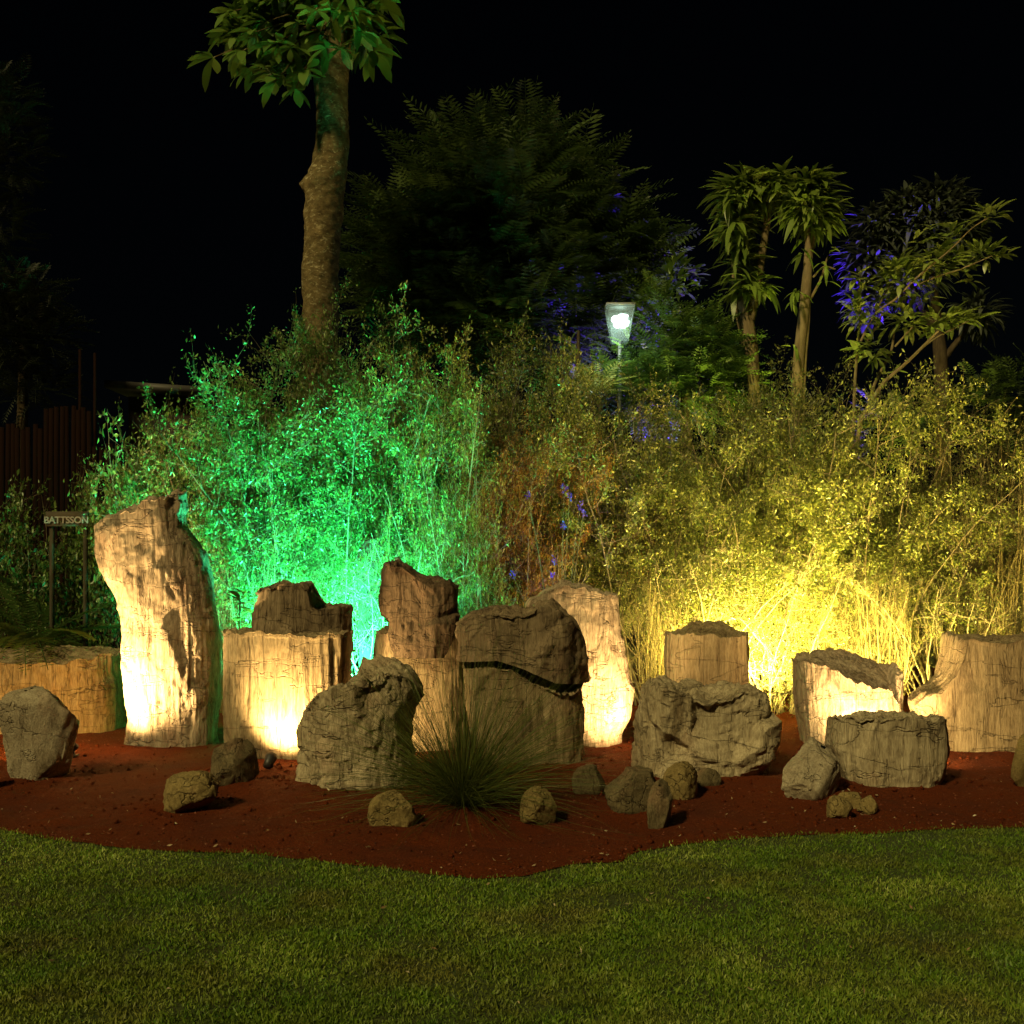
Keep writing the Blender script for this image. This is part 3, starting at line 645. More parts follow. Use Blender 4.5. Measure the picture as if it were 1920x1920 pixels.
PA = shrub_proto(101, nlf=44000, lsize=(.028, .05)); PB = shrub_proto(102, h=3.6, spread=.26, nstem=11, nlf=46000, lsize=(.028, .05)); PC = shrub_proto(103, h=3.2, spread=.45, nstem=18, nbr=280, ntw=2100, nlf=54000, lsize=(.026, .048))
PD = shrub_proto(104, h=2.4, spread=.5, nstem=11, nbr=130, ntw=900, nlf=12000, lsize=(.045, .075), lw=.55, bare=.3)       # looser, larger leaves
PE = shrub_proto(105, h=2.7, spread=.36, nstem=9, nbr=110, ntw=900, nlf=13000, lsize=(.028, .045), bare=.15)              # sparse
PF = shrub_proto(106, h=2.6, spread=.16, nstem=46, nbr=320, ntw=1700, nlf=5000, lsize=(.02, .035), lw=.25, bare=.2, twl=(.15, .4), brl=(.3, .7), base_r=.42)  # upright and twiggy

PG = shrub_proto(107, h=2.7, spread=.55, nstem=15, nbr=90, ntw=500, nlf=4200, bare=.42, stem_r=(.014, .024), jit=.14, base_r=.12)      # bare pale stems fanning up
GR = 'leafy shrubs massed behind the stones'
def shrub(proto, px, Y, top, width, mat, label, rz=0, stem=None, name='shrub', group=GR, hp=3.3, tilt=0):
    """top = picture height its crown reaches, width = picture width"""
    z = Z(top - (45 if Y > 10.75 else 10), Y); sx = width * 1.08 / F * Y / 2.9
    stem = stem or (bark_stem if Y < 10.75 else bark_twig)
    t = thing(name, label, 'shrub', (X(px, Y), Y, 0), rz, group)
    t.scale = (sx, sx, z / hp); t.rotation_euler = (0, math.radians(tilt), rz)
    for nm, me, mt in (('stems', proto[0], stem), ('foliage', proto[1], mat)):
        if not me.materials: me.materials.append(mt)
        o_ = bpy.data.objects.new(nm, me); col.objects.link(o_); o_.parent = t
        o_.material_slots[0].link = 'OBJECT'; o_.material_slots[0].material = mt
        o_['kind'] = 'stuff' if nm == 'foliage' else 'thing'
    return t
shrub(PD, 272, 11.0, 770, 330, LF_green, 'loose leafy shrub above the slanted top of the tallest pillar', .3, hp=2.6)
shrub(PD, 70, 11.4, 870, 320, LF_green, 'dim loose shrub behind the small wooden sign', 2.3, hp=2.6)
shrub(PD, 372, 10.9, 705, 300, LF_green, 'loose shrub between the tallest pillar and the tall green mass', 4.1, hp=2.6)
shrub(PA, 500, 11.0, 600, 420, LF_green, 'tall green lit shrub with a spiky tip left of the big trunk', 1.0, hp=3.6)
shrub(PC, 590, 10.8, 700, 420, LF_green, 'dense green lit shrub in front of the big trunk', 2.2, hp=3.3)
shrub(PB, 700, 11.2, 580, 400, LF_green, 'tall green lit shrub just right of the big trunk', 0.2, hp=3.7)
shrub(PA, 800, 11.3, 590, 380, LF_mixed, 'tall olive shrub where green light fades to brown', 3.9, hp=3.6)
shrub(PC, 930, 11.7, 640, 380, LF_yel, 'dim olive shrub under the dark feathery tree', 1.4, hp=3.3)
shrub(PE, 862, 10.2, 640, 300, LF_mixed, 'lime leaved shrub with forked pale stems in front of the olive mass', .8, hp=2.8)
shrub(PC, 955, 10.75, 850, 260, LF_rust, 'rust leaved shrub in the middle of the hedge', 2.0, hp=2.8)
shrub(PE, 1060, 11.1, 840, 300, LF_rust, 'second rust tinged shrub right of the forked lime one', 4.4, hp=2.8)
shrub(PC, 1110, 12.0, 700, 360, LF_yel, 'olive shrub below the lamp post', 5.0, hp=3.3)
shrub(PC, 1215, 11.0, 760, 360, LF_yel, 'yellow lit shrub at the left end of the yellow mass', .1, hp=3.3)
shrub(PA, 1330, 11.5, 710, 400, LF_yel, 'yellow lit shrub below the round dark bush', 2.8, hp=3.6)
shrub(PB, 1430, 11.1, 705, 400, LF_yel, 'brightest yellow lit shrub above the short brown log section', 5.2, hp=3.7)
shrub(PC, 1545, 11.4, 700, 400, LF_yel, 'yellow lit shrub below the single tan trunk', 1.9, hp=3.3)
shrub(PA, 1640, 11.2, 755, 340, LF_yel, 'yellow lit shrub right of the red brown log section', 4.6, hp=3.6)
shrub(PF, 1800, 11.3, 765, 300, LF_yel, 'feathery upright shrub above the pale wedge stone', .6, hp=2.9, stem=bark_reed)
shrub(PF, 1895, 11.0, 770, 280, LF_yel, 'feathery upright shrub at the right edge', 3.3, hp=2.9, stem=bark_reed)
shrub(PC, 1760, 11.9, 900, 420, LF_yel, 'dim shrub low behind the feathery ones on the right', 2.5, hp=3.3)
GT = 'clumps of fine upright twigs in front of the shrubs'
shrub(PF, 500, 10.3, 905, 230, LF_green, 'fine twiggy clump rising behind the dark stepped top of the ribbed log', .4, bark_reed, 'twiggy_shrub', GT, 2.9)
shrub(PF, 590, 10.5, 880, 230, LF_green, 'fine twiggy clump beside the rounded green slab', 2.4, bark_reed, 'twiggy_shrub', GT, 2.9)
shrub(PF, 445, 10.6, 960, 200, LF_green, 'low twiggy clump just right of the tallest pillar', 4.0, bark_reed, 'twiggy_shrub', GT, 2.9)
shrub(PE, 765, 10.3, 850, 260, LF_green, 'thin stemmed shrub rising behind the dark square top', 5.0, name='twiggy_shrub', group=GT, hp=2.8)
shrub(PF, 1235, 10.4, 1040, 170, LF_yel, 'yellow twiggy clump between the tan pillar and the short brown log', 1.0, bark_reed, 'twiggy_shrub', GT, 2.9)
shrub(PF, 1660, 10.3, 1040, 210, LF_yel, 'yellow twiggy clump between the red brown log and the wedge stone', 3.0, bark_reed, 'twiggy_shrub', GT, 2.9)
shrub(PF, 1560, 10.8, 1030, 190, LF_yel, 'twiggy clump directly behind the red brown log', 5.0, bark_reed, 'twiggy_shrub', GT, 2.9)
shrub(PE, 1440, 10.5, 980, 280, LF_yel, 'pale stemmed low shrub glowing beside the short brown log', 3.5, name='twiggy_shrub', group=GT, hp=2.8)
shrub(PF, 1010, 10.7, 1000, 260, LF_green, 'dim green twiggy clump above the humped stone', 2.0, bark_reed, 'twiggy_shrub', GT, 2.9)
shrub(PE, 900, 10.4, 1010, 220, LF_green, 'low green shrub between the dark square top and the tan pillar', 1.2, name='twiggy_shrub', group=GT, hp=2.8)



shrub(PG, 712, 10.05, 900, 300, LF_green, 'fan of bare pale stems right behind the rounded green slab', 1.7, bark_stem, 'twiggy_shrub', GT, 2.9)
shrub(PG, 800, 10.3, 900, 280, LF_green, 'fan of bare stems above the dark square top', 3.2, bark_stem, 'twiggy_shrub', GT, 2.9)
shrub(PG, 1325, 10.55, 930, 320, LF_yel, 'fan of bare pale stems above the short brown log section', .4, bark_stem, 'twiggy_shrub', GT, 2.9)
shrub(PG, 1475, 10.6, 940, 300, LF_yel, 'fan of bare pale stems in the gap left of the red brown log', 2.2, bark_stem, 'twiggy_shrub', GT, 2.9)
shrub(PG, 1745, 10.4, 960, 280, LF_yel, 'fan of bare stems left of the wedge stone', 4.4, bark_stem, 'twiggy_shrub', GT, 2.9)

# ------------------------------------------------------------------ grass tuft
def tuft():
    rng = np.random.default_rng(55); n = 1700
    a = rng.uniform(0, 2 * math.pi, n); el = np.arccos(rng.random(n) ** .8)          # angle from the vertical
    r = .06 * np.sqrt(rng.random(n)); S = np.stack([r * np.cos(a), r * np.sin(a), rng.uniform(0, .14, n)], 1)
    D = np.stack([np.sin(el) * np.cos(a), np.sin(el) * np.sin(a), np.cos(el) + .12], 1)
    p = grow(S, D, rng.uniform(.65, 1.2, n), 9, .022, -.035 - .05 * rng.random(n) * np.sin(el), rng)
    p[..., 2] = np.maximum(p[..., 2], .012)
    V, f, r = strips(p, np.full(n, .0032), rng)
    return mesh_np('grass_tuft', V, f, True, r)
ty = 6.5
obj('grass_tuft', tuft(), LF_tuft, loc=(X(868, ty), ty, .03), label='spiky dark green grass tuft with fine arching blades in the middle of the bed', category='grass tuft')

# ------------------------------------------------------------------ trees
def spline(pts, n):
    pts = np.asarray(pts, float); m_ = len(pts); t = np.linspace(0, m_ - 1, n); out = []
    for v in t:
        i = min(int(v), m_ - 2); f = v - i; p0 = pts[max(i - 1, 0)]; p1 = pts[i]; p2 = pts[i + 1]; p3 = pts[min(i + 2, m_ - 1)]
        out.append(.5 * ((2 * p1) + (-p0 + p2) * f + (2 * p0 - 5 * p1 + 4 * p2 - p3) * f * f + (-p0 + 3 * p1 - 3 * p2 + p3) * f ** 3))
    return np.array(out)
def limb(pxpath, Y, seed=0, sides=24, n=60, rough=.08, org=(0, 0, 0), dy=None):
    """pxpath: (x, y, width) in the picture at distance Y"""
    P4 = []
    for k, (a, b_, w) in enumerate(pxpath):
        yy = Y + (dy[k] if dy else 0); P4.append([X(a, yy) - org[0], yy - org[1], Z(b_, yy) - org[2], w / F * yy / 2])
    S = spline(P4, n); c = S[:, :3]; r = np.maximum(S[:, 3], .002); T = norm(np.gradient(c, axis=0))
    A = norm(np.cross(T, np.array([0, 1.0, 0]))); B = np.cross(T, A); an = np.arange(sides) / sides * 2 * math.pi
    V = c[:, None] + r[:, None, None] * (A[:, None] * np.cos(an)[None, :, None] + B[:, None] * np.sin(an)[None, :, None])
    V = V.reshape(-1, 3); cc = np.repeat(c, sides, 0); k_ = 1 + rough * fbm(V, 5, 5, seed) + rough * .5 * fbm(V, 20, 3, seed + 1)
    V = cc + (V - cc) * k_[:, None]
    i = np.arange(n - 1)[:, None] * sides; k = np.arange(sides)[None]; k2 = (k + 1) % sides
    return V, np.stack([i + k, i + k2, i + sides + k2, i + sides + k], -1).reshape(-1, 4), c
def joined(parts, name):
    V = []; Fs = []; n = 0
    for v, f in parts: V.append(v); Fs.append(f + n); n += len(v)
    return mesh_np(name, np.concatenate(V), np.concatenate(Fs))

def leaf_mesh(name, L, W, droop=.25, seed=0, seg=6, cup=.12, shape='obovate', rnd=.5):
    """a bent leaf with a folded midrib, along +X"""
    V = []; 
    for k in range(seg + 1):
        t = k / seg
        w = (math.sin(math.pi * t ** (1.35 if shape == 'obovate' else .85)) ** .75) * W / 2 if 0 < t < 1 else .002
        x = L * t; z = -droop * L * t * t
        V += [[x, -w, z + cup * w], [x, 0, z], [x, w, z + cup * w]]
    f = []
    for k in range(seg):
        a = k * 3; f += [[a, a + 3, a + 4, a + 1], [a + 1, a + 4, a + 5, a + 2]]
    return mesh_np(name, np.array(V), np.array(f), True, np.full(len(V), rnd))
def frond_mesh(name, L, W, pairs=13, droop=.2, rnd=.5, seed=0):
    rng = np.random.default_rng(seed); V = []; f = []
    for k in range(pairs * 2 + 1):
        t = .12 + .86 * (k // 2) / pairs; sgn = -1 if k % 2 else 1
        c = np.array([L * t, 0, -droop * L * t * t]); l = W / 2 * math.sin(math.pi * min(t * .95 + .03, .97)) ** .6
        d = np.array([.45, sgn, -.25 + rng.normal(0, .08)]); d /= np.linalg.norm(d)
        if k == pairs * 2: d = np.array([1, 0, -.4])
        u = np.array([1, 0, 0]) * L / pairs * .28; b_ = len(V)
        V += [c, c + d * l * .5 + u, c + d * l, c + d * l * .5 - u]; f += [[b_, b_ + 1, b_ + 2, b_ + 3]]
    for k in range(4):
        t = k / 4; t2 = (k + 1) / 4; b_ = len(V)
        V += [[L * t, -.004, -droop * L * t * t], [L * t, .004, -droop * L * t * t], [L * t2, .003, -droop * L * t2 * t2], [L * t2, -.003, -droop * L * t2 * t2]]; f += [[b_, b_ + 1, b_ + 2, b_ + 3]]
    V = np.array([np.array(v, float) for v in V])
    return mesh_np(name, V, np.array(f), False, np.full(len(V), rnd))
def set_mats(meshes, mat):
    for m_ in meshes: m_.materials.clear(); m_.materials.append(mat)
    return meshes
def put_leaf(me, parent, pos, d, up=(0, 0, 1), sc=1.0, roll=0.0, name='leaf'):
    d = Vector(d).normalized(); up = Vector(up)
    y = up.cross(d)
    if y.length < 1e-3: y = Vector((0, 1, 0))
    y.normalize(); z = d.cross(y)
    M = Matrix((d, y, z)).transposed().to_4x4() @ Matrix.Rotation(roll, 4, 'X')
    o_ = bpy.data.objects.new(name, me); col.objects.link(o_); o_.parent = parent
    o_.matrix_local = Matrix.Translation(Vector(pos)) @ M @ Matrix.Scale(sc, 4)
    return o_
rg = random.Random(5)

# --- big trunk tree on the left
YT = 12.4
org = (X(606, YT), YT, 0)
bt = thing('broadleaf_tree', 'big tree with a thick lichen spotted trunk and large drooping leaves at the top', 'tree', org)
V, f, c = limb([(600, 1330, 86), (602, 1000, 78), (602, 700, 68), (600, 560, 66), (604, 450, 68), (608, 380, 72), (617, 320, 68), (624, 260, 60), (623, 200, 60), (620, 140, 64), (628, 80, 62), (640, 0, 56), (645, -80, 50)], YT, 3, 48, 260, .13, org)
k = np.exp(-(((V[:, 2] - Z(347, YT)) / .10) ** 2)) * np.clip(-(V[:, 0] - (X(608, YT) - org[0])) / .2, 0, 1)
V[:, 0] -= k * .06
obj('trunk', mesh_np('trunk', V, f), bark_big, bt)
V, f, c = limb([(580, 348, 26), (570, 346, 17), (563, 349, 10)], YT, 5, 10, 8, .2, org); obj('branch_stub', mesh_np('branch_stub', V, f), bark_big, bt)
twigs = []
LM = set_mats([leaf_mesh('leaf', .36, .13, .3, 0, rnd=.2), leaf_mesh('leaf', .40, .14, .45, 1, rnd=.6), leaf_mesh('leaf', .30, .12, .2, 2, rnd=.9)], LF_big)
clusters = [(400, 108, -.1), (455, 95, -.3), (430, 62, .2), (440, 20, -.2), (520, 150, -.3), (555, 165, -.4), (575, 130, -.5), (500, 110, .3), (470, 130, 0), (545, 90, -.5), (600, 60, -.6), (560, 40, -.6), (500, 40, -.4), (480, 0, -.3), (640, 90, -.6),
            (670, 60, -.5), (700, 95, -.1), (715, 70, .1), (690, 30, -.3), (660, 20, -.6), (700, -10, 0), (620, 20, -.7), (580, -10, -.7), (530, -10, -.6), (640, -40, -.5), (460, -50, 0), (540, -70, 0), (600, -90, 0), (680, -70, 0), (720, 0, .3), (510, 60, .6), (600, 40, .7), (660, 60, .7), (560, 110, .5), (480, 60, -.6), (520, 80, -.7), (610, 90, -.7), (590, 20, -.9), (650, -10, -.8), (500, -20, -.7), (450, 40, .5), (680, 90, .4), (565, 140, -.2)]
for px, py, dy in clusters:
    yy = YT + dy; end = np.array([X(px, yy) - org[0], yy - org[1], Z(py, yy)])
    st0 = np.array([X(632, YT) - org[0], 0, Z(min(py + 10, 60), YT)])
    mid = (st0 + end) / 2 + np.array([0, 0, .12])
    pp = spline([[*st0, .03], [*mid, .02], [*end, .01]], 8)
    v_, f_ = tubes(pp[None, :, :3], .020, .006, 5); twigs.append((v_, f_))
    outd = norm(end - st0)
    for q in range(7):
        a_ = q / 7 * 2 * math.pi + rg.random()
        if len(bt.children) > 296: break
        d = Vector((outd[0] * .7 + math.cos(a_) * .8, outd[1] * .5 + math.sin(a_) * .8, rg.uniform(-.75, .25)))
        put_leaf(LM[rg.randrange(3)], bt, end, d, sc=rg.uniform(.65, .95), roll=rg.uniform(-.5, .5))
obj('branches', joined(twigs, 'branches'), bark_big, bt, kind='stuff')

# --- dark feathery tree in the middle
def blob_fronds(tree, org, blobs, meshes, count, rng_, name='leaf', sc=(.8, 1.2), dr=(-.5, .35)):
    tot = sum(b_[3] * b_[4] for b_ in blobs); n_out = 0
    for (px, py, Y, rx, rz_) in blobs:
        n_ = max(3, int(count * rx * rz_ / tot)); sx = rx / F * Y; sz = rz_ / F * Y
        for _ in range(n_):
            u = norm(np.array([rng_.gauss(0, 1), rng_.gauss(0, 1), rng_.gauss(0, 1)])) * rng_.random() ** .45
            p = np.array([X(px, Y) + u[0] * sx, Y + u[1] * sx * .7, Z(py, Y) + u[2] * sz])
            d = np.array([u[0] * .9 + rng_.gauss(0, .25), u[1] * .9 - .15 + rng_.gauss(0, .25), .35 + u[2] * .6 + rng_.uniform(*dr)])
            put_leaf(rng_.choice(meshes), tree, p - np.array(org), d, sc=rng_.uniform(*sc), roll=rng_.uniform(-.4, .4), name=name); n_out += 1
    return n_out
FM = set_mats([frond_mesh('leaf', .85, .42, 13, .25, .15, 1), frond_mesh('leaf', .95, .45, 14, .4, .5, 2), frond_mesh('leaf', .75, .40, 12, .1, .9, 3)], LF_dark)
YB = 15.5; org = (X(960, YB), YB, 0)
tb = thing('feathery_tree', 'large dark tree with feathery fern like leaves rising behind the hedge in the middle', 'tree', org)
V, f, c = limb([(962, 1260, 46), (960, 900, 40), (955, 700, 36), (965, 500, 28), (985, 300, 14)], YB, 13, 16, 40, .06, org)
brs = [(V, f)]
for q in ([(958, 720, 22), (860, 560, 14), (790, 380, 6)], [(960, 640, 22), (1060, 520, 14), (1160, 420, 6)], [(962, 560, 18), (900, 400, 12), (870, 260, 5)], [(958, 760, 20), (800, 600, 12), (720, 460, 5)]):
    V, f, c = limb(q, YB, 14, 8, 16, .05, org); brs.append((V, f))
obj('trunk', joined(brs, 'trunk'), bark_dark, tb)
blobs = [(1000, 322, YB, 60, 65), (900, 332, YB, 60, 60), (1070, 372, YB, 50, 50), (830, 382, YB, 60, 60), (955, 422, YB, 130, 75), (1120, 462, YB, 70, 60), (785, 452, YB, 65, 60), (870, 502, YB, 125, 80), (1030, 522, YB, 125, 80), (1180, 497, YB, 50, 45), (740, 502, YB, 50, 50), (960, 612, YB, 170, 65), (1100, 592, YB, 75, 60), (790, 582, YB, 80, 55), (850, 287, YB, 22, 22), (985, 272, YB, 25, 22)]
blob_fronds(tb, org, blobs, FM, 300, rg)
def frond_mass(blobs, org, count, meshes, seed):
    rng_ = random.Random(seed); arr = []
    for me in meshes:
        v = np.empty(len(me.vertices) * 3, np.float32); me.vertices.foreach_get('co', v)
        a_ = np.empty(len(me.vertices), np.float32); me.attributes['rnd'].data.foreach_get('value', a_)
        arr.append((v.reshape(-1, 3), [list(p.vertices) for p in me.polygons], a_))
    V = []; Fs = []; Rr = []; n = 0; tot = sum(b_[3] * b_[4] for b_ in blobs)
    for (px, py, Y, rx, rz_) in blobs:
        sx = rx / F * Y; sz = rz_ / F * Y
        for _ in range(max(3, int(count * rx * rz_ / tot))):
            u = norm(np.array([rng_.gauss(0, 1), rng_.gauss(0, 1), rng_.gauss(0, 1)])) * rng_.random() ** .45
            p = np.array([X(px, Y) + u[0] * sx, Y + u[1] * sx * .7, Z(py, Y) + u[2] * sz]) - np.array(org)
            d = Vector((u[0] * .9 + rng_.gauss(0, .3), u[1] * .9 + rng_.gauss(0, .3), .3 + u[2] * .6 + rng_.uniform(-.5, .4))).normalized()
            y = Vector((0, 0, 1)).cross(d).normalized(); z = d.cross(y)
            M = np.array([list(d), list(y), list(z)]) * rng_.uniform(.7, 1.15)
            v, fl, a_ = arr[rng_.randrange(len(arr))]
            V.append(v @ M + p); Fs.append(np.array(fl) + n); Rr.append(np.clip(a_ + rng_.uniform(-.3, .3), 0, 1)); n += len(v)
    return mesh_np('foliage', np.concatenate(V), np.concatenate(Fs), False, np.concatenate(Rr))
obj('foliage', frond_mass(blobs, org, 2400, FM, 77), LF_dark, tb, kind='stuff')

BL = [leaf_mesh('leaf', .22, .09, .3, 0, 4, rnd=.3), leaf_mesh('leaf', .26, .10, .5, 1, 4, rnd=.7)]
obj('foliage', frond_mass([(470, 60, YT, 42, 32), (530, 60, YT, 50, 45), (570, 100, YT, 30, 35), (560, 10, YT, 90, 45), (650, 20, YT, 55, 45), (690, 60, YT, 20, 32), (620, -40, YT, 110, 40), (500, -20, YT, 60, 35), (520, 130, YT, 28, 20)], (X(606, YT), YT, 0), 1500, BL, 90), LF_big, bt, kind='stuff')
# --- round bush beside the lamp
org = (X(1290, 13.2), 13.2, 0)
FM2 = set_mats([frond_mesh('leaf', .42, .24, 9, .25, .3, 4), frond_mesh('leaf', .38, .22, 9, .4, .7, 5)], LF_big)
LFS = set_mats([leaf_mesh('leaf', .2, .1, .2, rnd=.3)], LF_big)[0]
rb = thing('round_bush', 'rounded dark green bush with feathery leaves just right of the lit lamp head', 'bush', org)
V, f, c = limb([(1290, 1250, 30), (1288, 1000, 26), (1285, 760, 20), (1280, 640, 10)], 13.2, 21, 12, 24, .06, org)
obj('trunk', mesh_np('trunk', V, f), bark_dark, rb)
bl = [(1260, 640, 13.2, 60, 50), (1320, 660, 13.2, 70, 60), (1230, 700, 13.2, 60, 50), (1365, 720, 13.2, 45, 50), (1300, 740, 13.2, 100, 60), (1190, 740, 13.2, 55, 45), (1150, 730, 13.0, 45, 30), (1225, 570, 13.4, 30, 28)]
blob_fronds(rb, org, bl, FM2, 240, rg)
obj('foliage', frond_mass(bl, org, 700, FM2, 78), LF_big, rb, kind='stuff')
for px, py in ((1150, 606), (1168, 640), (1178, 636), (1160, 648), (1182, 622), (1186, 648), (1172, 654)):
    put_leaf(FM2[0] if px > 1155 else LFS, rb, np.array([X(px, 12.6), 12.6, Z(py, 12.6)]) - np.array(org), (.8 if px < 1160 else rg.uniform(-1, 1), -.2, .5), sc=.42 if px > 1155 else .5)
# --- small fern like fronds beside the lamp, bright
org = (X(1112, 12.6), 12.6, 0)
ff = thing('fern', 'bright yellow green fern fronds just left of the lamp post', 'fern', org)
V, f, c = limb([(1110, 1250, 14), (1112, 900, 12), (1110, 740, 10)], 12.6, 23, 8, 16, .05, org); obj('trunk', mesh_np('trunk', V, f), bark_dark, ff)
FM3 = set_mats([frond_mesh('leaf', .50, .26, 12, .35, .9, 6), frond_mesh('leaf', .5, .22, 12, .5, .6, 7)], LF_mixed)
for k in range(16):
    a_ = k / 16 * 2 * math.pi; put_leaf(FM3[k % 2], ff, (0, 0, Z(738, 12.6)), (math.cos(a_), math.sin(a_), rg.uniform(.2, 1.6)), sc=rg.uniform(.7, 1.1))

# --- blue lit leaves behind the hedge: two slender bushes
for (px, Y, bl, lab) in ((1265, 14.6, [(1265, 520, 14.6, 40, 32), (1215, 600, 14.6, 35, 50), (1240, 560, 14.6, 30, 30)], 'slender bush lit blue above the right side of the lamp head'),
                         (1085, 14.2, [(1080, 665, 14.2, 35, 40), (1075, 720, 14.2, 30, 25), (1070, 930, 14.0, 70, 50), (1050, 1040, 14.0, 70, 50)], 'slender bush lit blue left of the lamp post')):
    org = (X(px, Y), Y, 0); t = thing('slender_bush', lab, 'bush', org, 0, 'bushes lit blue far behind the hedge')
    V, f, c = limb([(px, 1230, 16), (px - 6, 900, 12), (px, 620, 6)], Y, 25, 8, 16, .05, org); obj('trunk', mesh_np('trunk', V, f), bark_dark, t)
    LMb = set_mats([leaf_mesh('leaf', .2, .085, .25, rnd=.6), leaf_mesh('leaf', .16, .08, .4, rnd=.9)], LF_big)
    blob_fronds(t, org, bl, LMb, 170, rg)

# --- slim trees with umbrella tops
LF_umb = leaf_mat('tree_leaf_umbrella', (.08, .13, .02), (.15, .22, .035), (.24, .30, .06), .4)
LU = set_mats([leaf_mesh('leaf', .27, .07, .7, 0, 7, .1, 'lance', .3), leaf_mesh('leaf', .32, .08, .9, 1, 7, .1, 'lance', .6), leaf_mesh('leaf', .23, .07, .5, 2, 7, .1, 'lance', .9)], LF_umb)
def whorls(tree, org, heads, meshes, rng_, n_=9, up=(-.15, .9), sc=(.75, 1.1), twig=None):
    for h_ in heads:
        px, py, Y = h_[:3]; p = np.array([X(px, Y), Y, Z(py, Y)]) - np.array(org)
        k_ = h_[3] if len(h_) > 3 else n_; s0 = h_[4] if len(h_) > 4 else 1
        a0 = rng_.random() * 6
        for q in range(k_):
            a_ = a0 + q * 2.4; put_leaf(rng_.choice(meshes), tree, p + np.array([rng_.gauss(0, .03), rng_.gauss(0, .03), rng_.gauss(0, .03)]), (math.cos(a_), math.sin(a_), rng_.uniform(*up)), sc=rng_.uniform(*sc) * s0, roll=rng_.uniform(-.4, .4))
YC = 13.0; org = (X(1420, YC), YC, 0)
tc = thing('umbrella_tree', 'slim tree with two tan trunks and drooping umbrella shaped tops', 'tree', org)
tr = []
for q in ([(1418, 1250, 28), (1418, 900, 26), (1412, 690, 24), (1400, 600, 26), (1388, 540, 17), (1392, 420, 13), (1400, 360, 8)], [(1404, 600, 22), (1420, 540, 14), (1430, 470, 14), (1440, 400, 13), (1442, 350, 8)], [(1396, 650, 10), (1378, 560, 8), (1374, 480, 5)]):
    V, f, c = limb(q, YC, 31, 14, 50, .08, org, ); tr.append((V, f))
obj('trunk', joined(tr, 'trunk'), bark_pale, tc)
heads = [(1388, 345, YC, 16), (1368, 375, YC - .2, 12), (1412, 335, YC - .1, 14), (1440, 335, YC, 16), (1462, 350, YC - .2, 13), (1420, 360, YC + .3, 12), (1465, 375, YC + .1, 9), (1378, 420, YC - .2, 10), (1396, 400, YC + .2, 12), (1390, 460, YC - .1, 10), (1386, 500, YC - .1, 8),
         (1408, 530, YC - .2, 10), (1380, 545, YC - .1, 6), (1432, 540, YC - .1, 7), (1362, 400, YC, 8)]
whorls(tc, org, [(h[0], h[1], h[2], int(h[3] * 1.7)) for h in heads], LU, rg, up=(-.6, .9))
LUM = [leaf_mesh('leaf', .22, .06, .6, 0, 4, .1, 'lance', .4), leaf_mesh('leaf', .26, .07, .8, 1, 4, .1, 'lance', .7)]
obj('foliage', frond_mass([(1398, 360, YC, 50, 26), (1450, 350, YC, 38, 26), (1386, 430, YC, 22, 45), (1392, 500, YC, 16, 26), (1405, 538, YC, 28, 14)], org, 620, LUM, 81), LF_umb, tc, kind='stuff')
org = (X(1512, YC - .2), YC - .2, 0)
td = thing('umbrella_tree', 'slim tree with a single straight tan trunk and one tufted top', 'tree', org)
tr = []
for q in ([(1490, 1250, 26), (1492, 900, 24), (1496, 700, 22), (1508, 580, 20), (1516, 480, 17), (1520, 400, 12), (1522, 350, 7)], [(1502, 900, 8), (1508, 700, 7), (1516, 600, 6), (1520, 500, 5), (1528, 440, 4)], [(1520, 560, 5), (1540, 520, 4), (1552, 480, 3)], [(1524, 520, 4), (1545, 500, 3), (1566, 505, 3)]):
    V, f, c = limb(q, YC - .2, 33, 12, 40, .06, org); tr.append((V, f))
obj('trunk', joined(tr, 'trunk'), bark_pale, td)
heads = [(1512, 340, YC - .2, 16), (1498, 365, YC - .3, 14), (1530, 350, YC - .3, 16), (1545, 375, YC - .2, 14), (1510, 385, YC - .4, 12), (1535, 400, YC, 12), (1502, 405, YC - .2, 10), (1530, 432, YC - .2, 6), (1500, 470, YC - .3, 5, .7), (1494, 548, YC - .3, 7, .7), (1488, 570, YC - .3, 5, .7), (1490, 650, YC - .3, 3, .6),
         (1548, 500, YC - .3, 5, .6), (1556, 470, YC - .3, 3, .6), (1542, 528, YC - .3, 3, .6)]
whorls(td, org, [(h[0], h[1], h[2], int(h[3] * (1.7 if h[1] < 440 else 1)), *(h[4:])) for h in heads], LU, rg, up=(-.6, .9))

obj('foliage', frond_mass([(1518, 358, YC - .2, 32, 24), (1528, 400, YC - .2, 32, 26), (1505, 395, YC - .2, 16, 22)], org, 420, LUM, 82), LF_umb, td, kind='stuff')
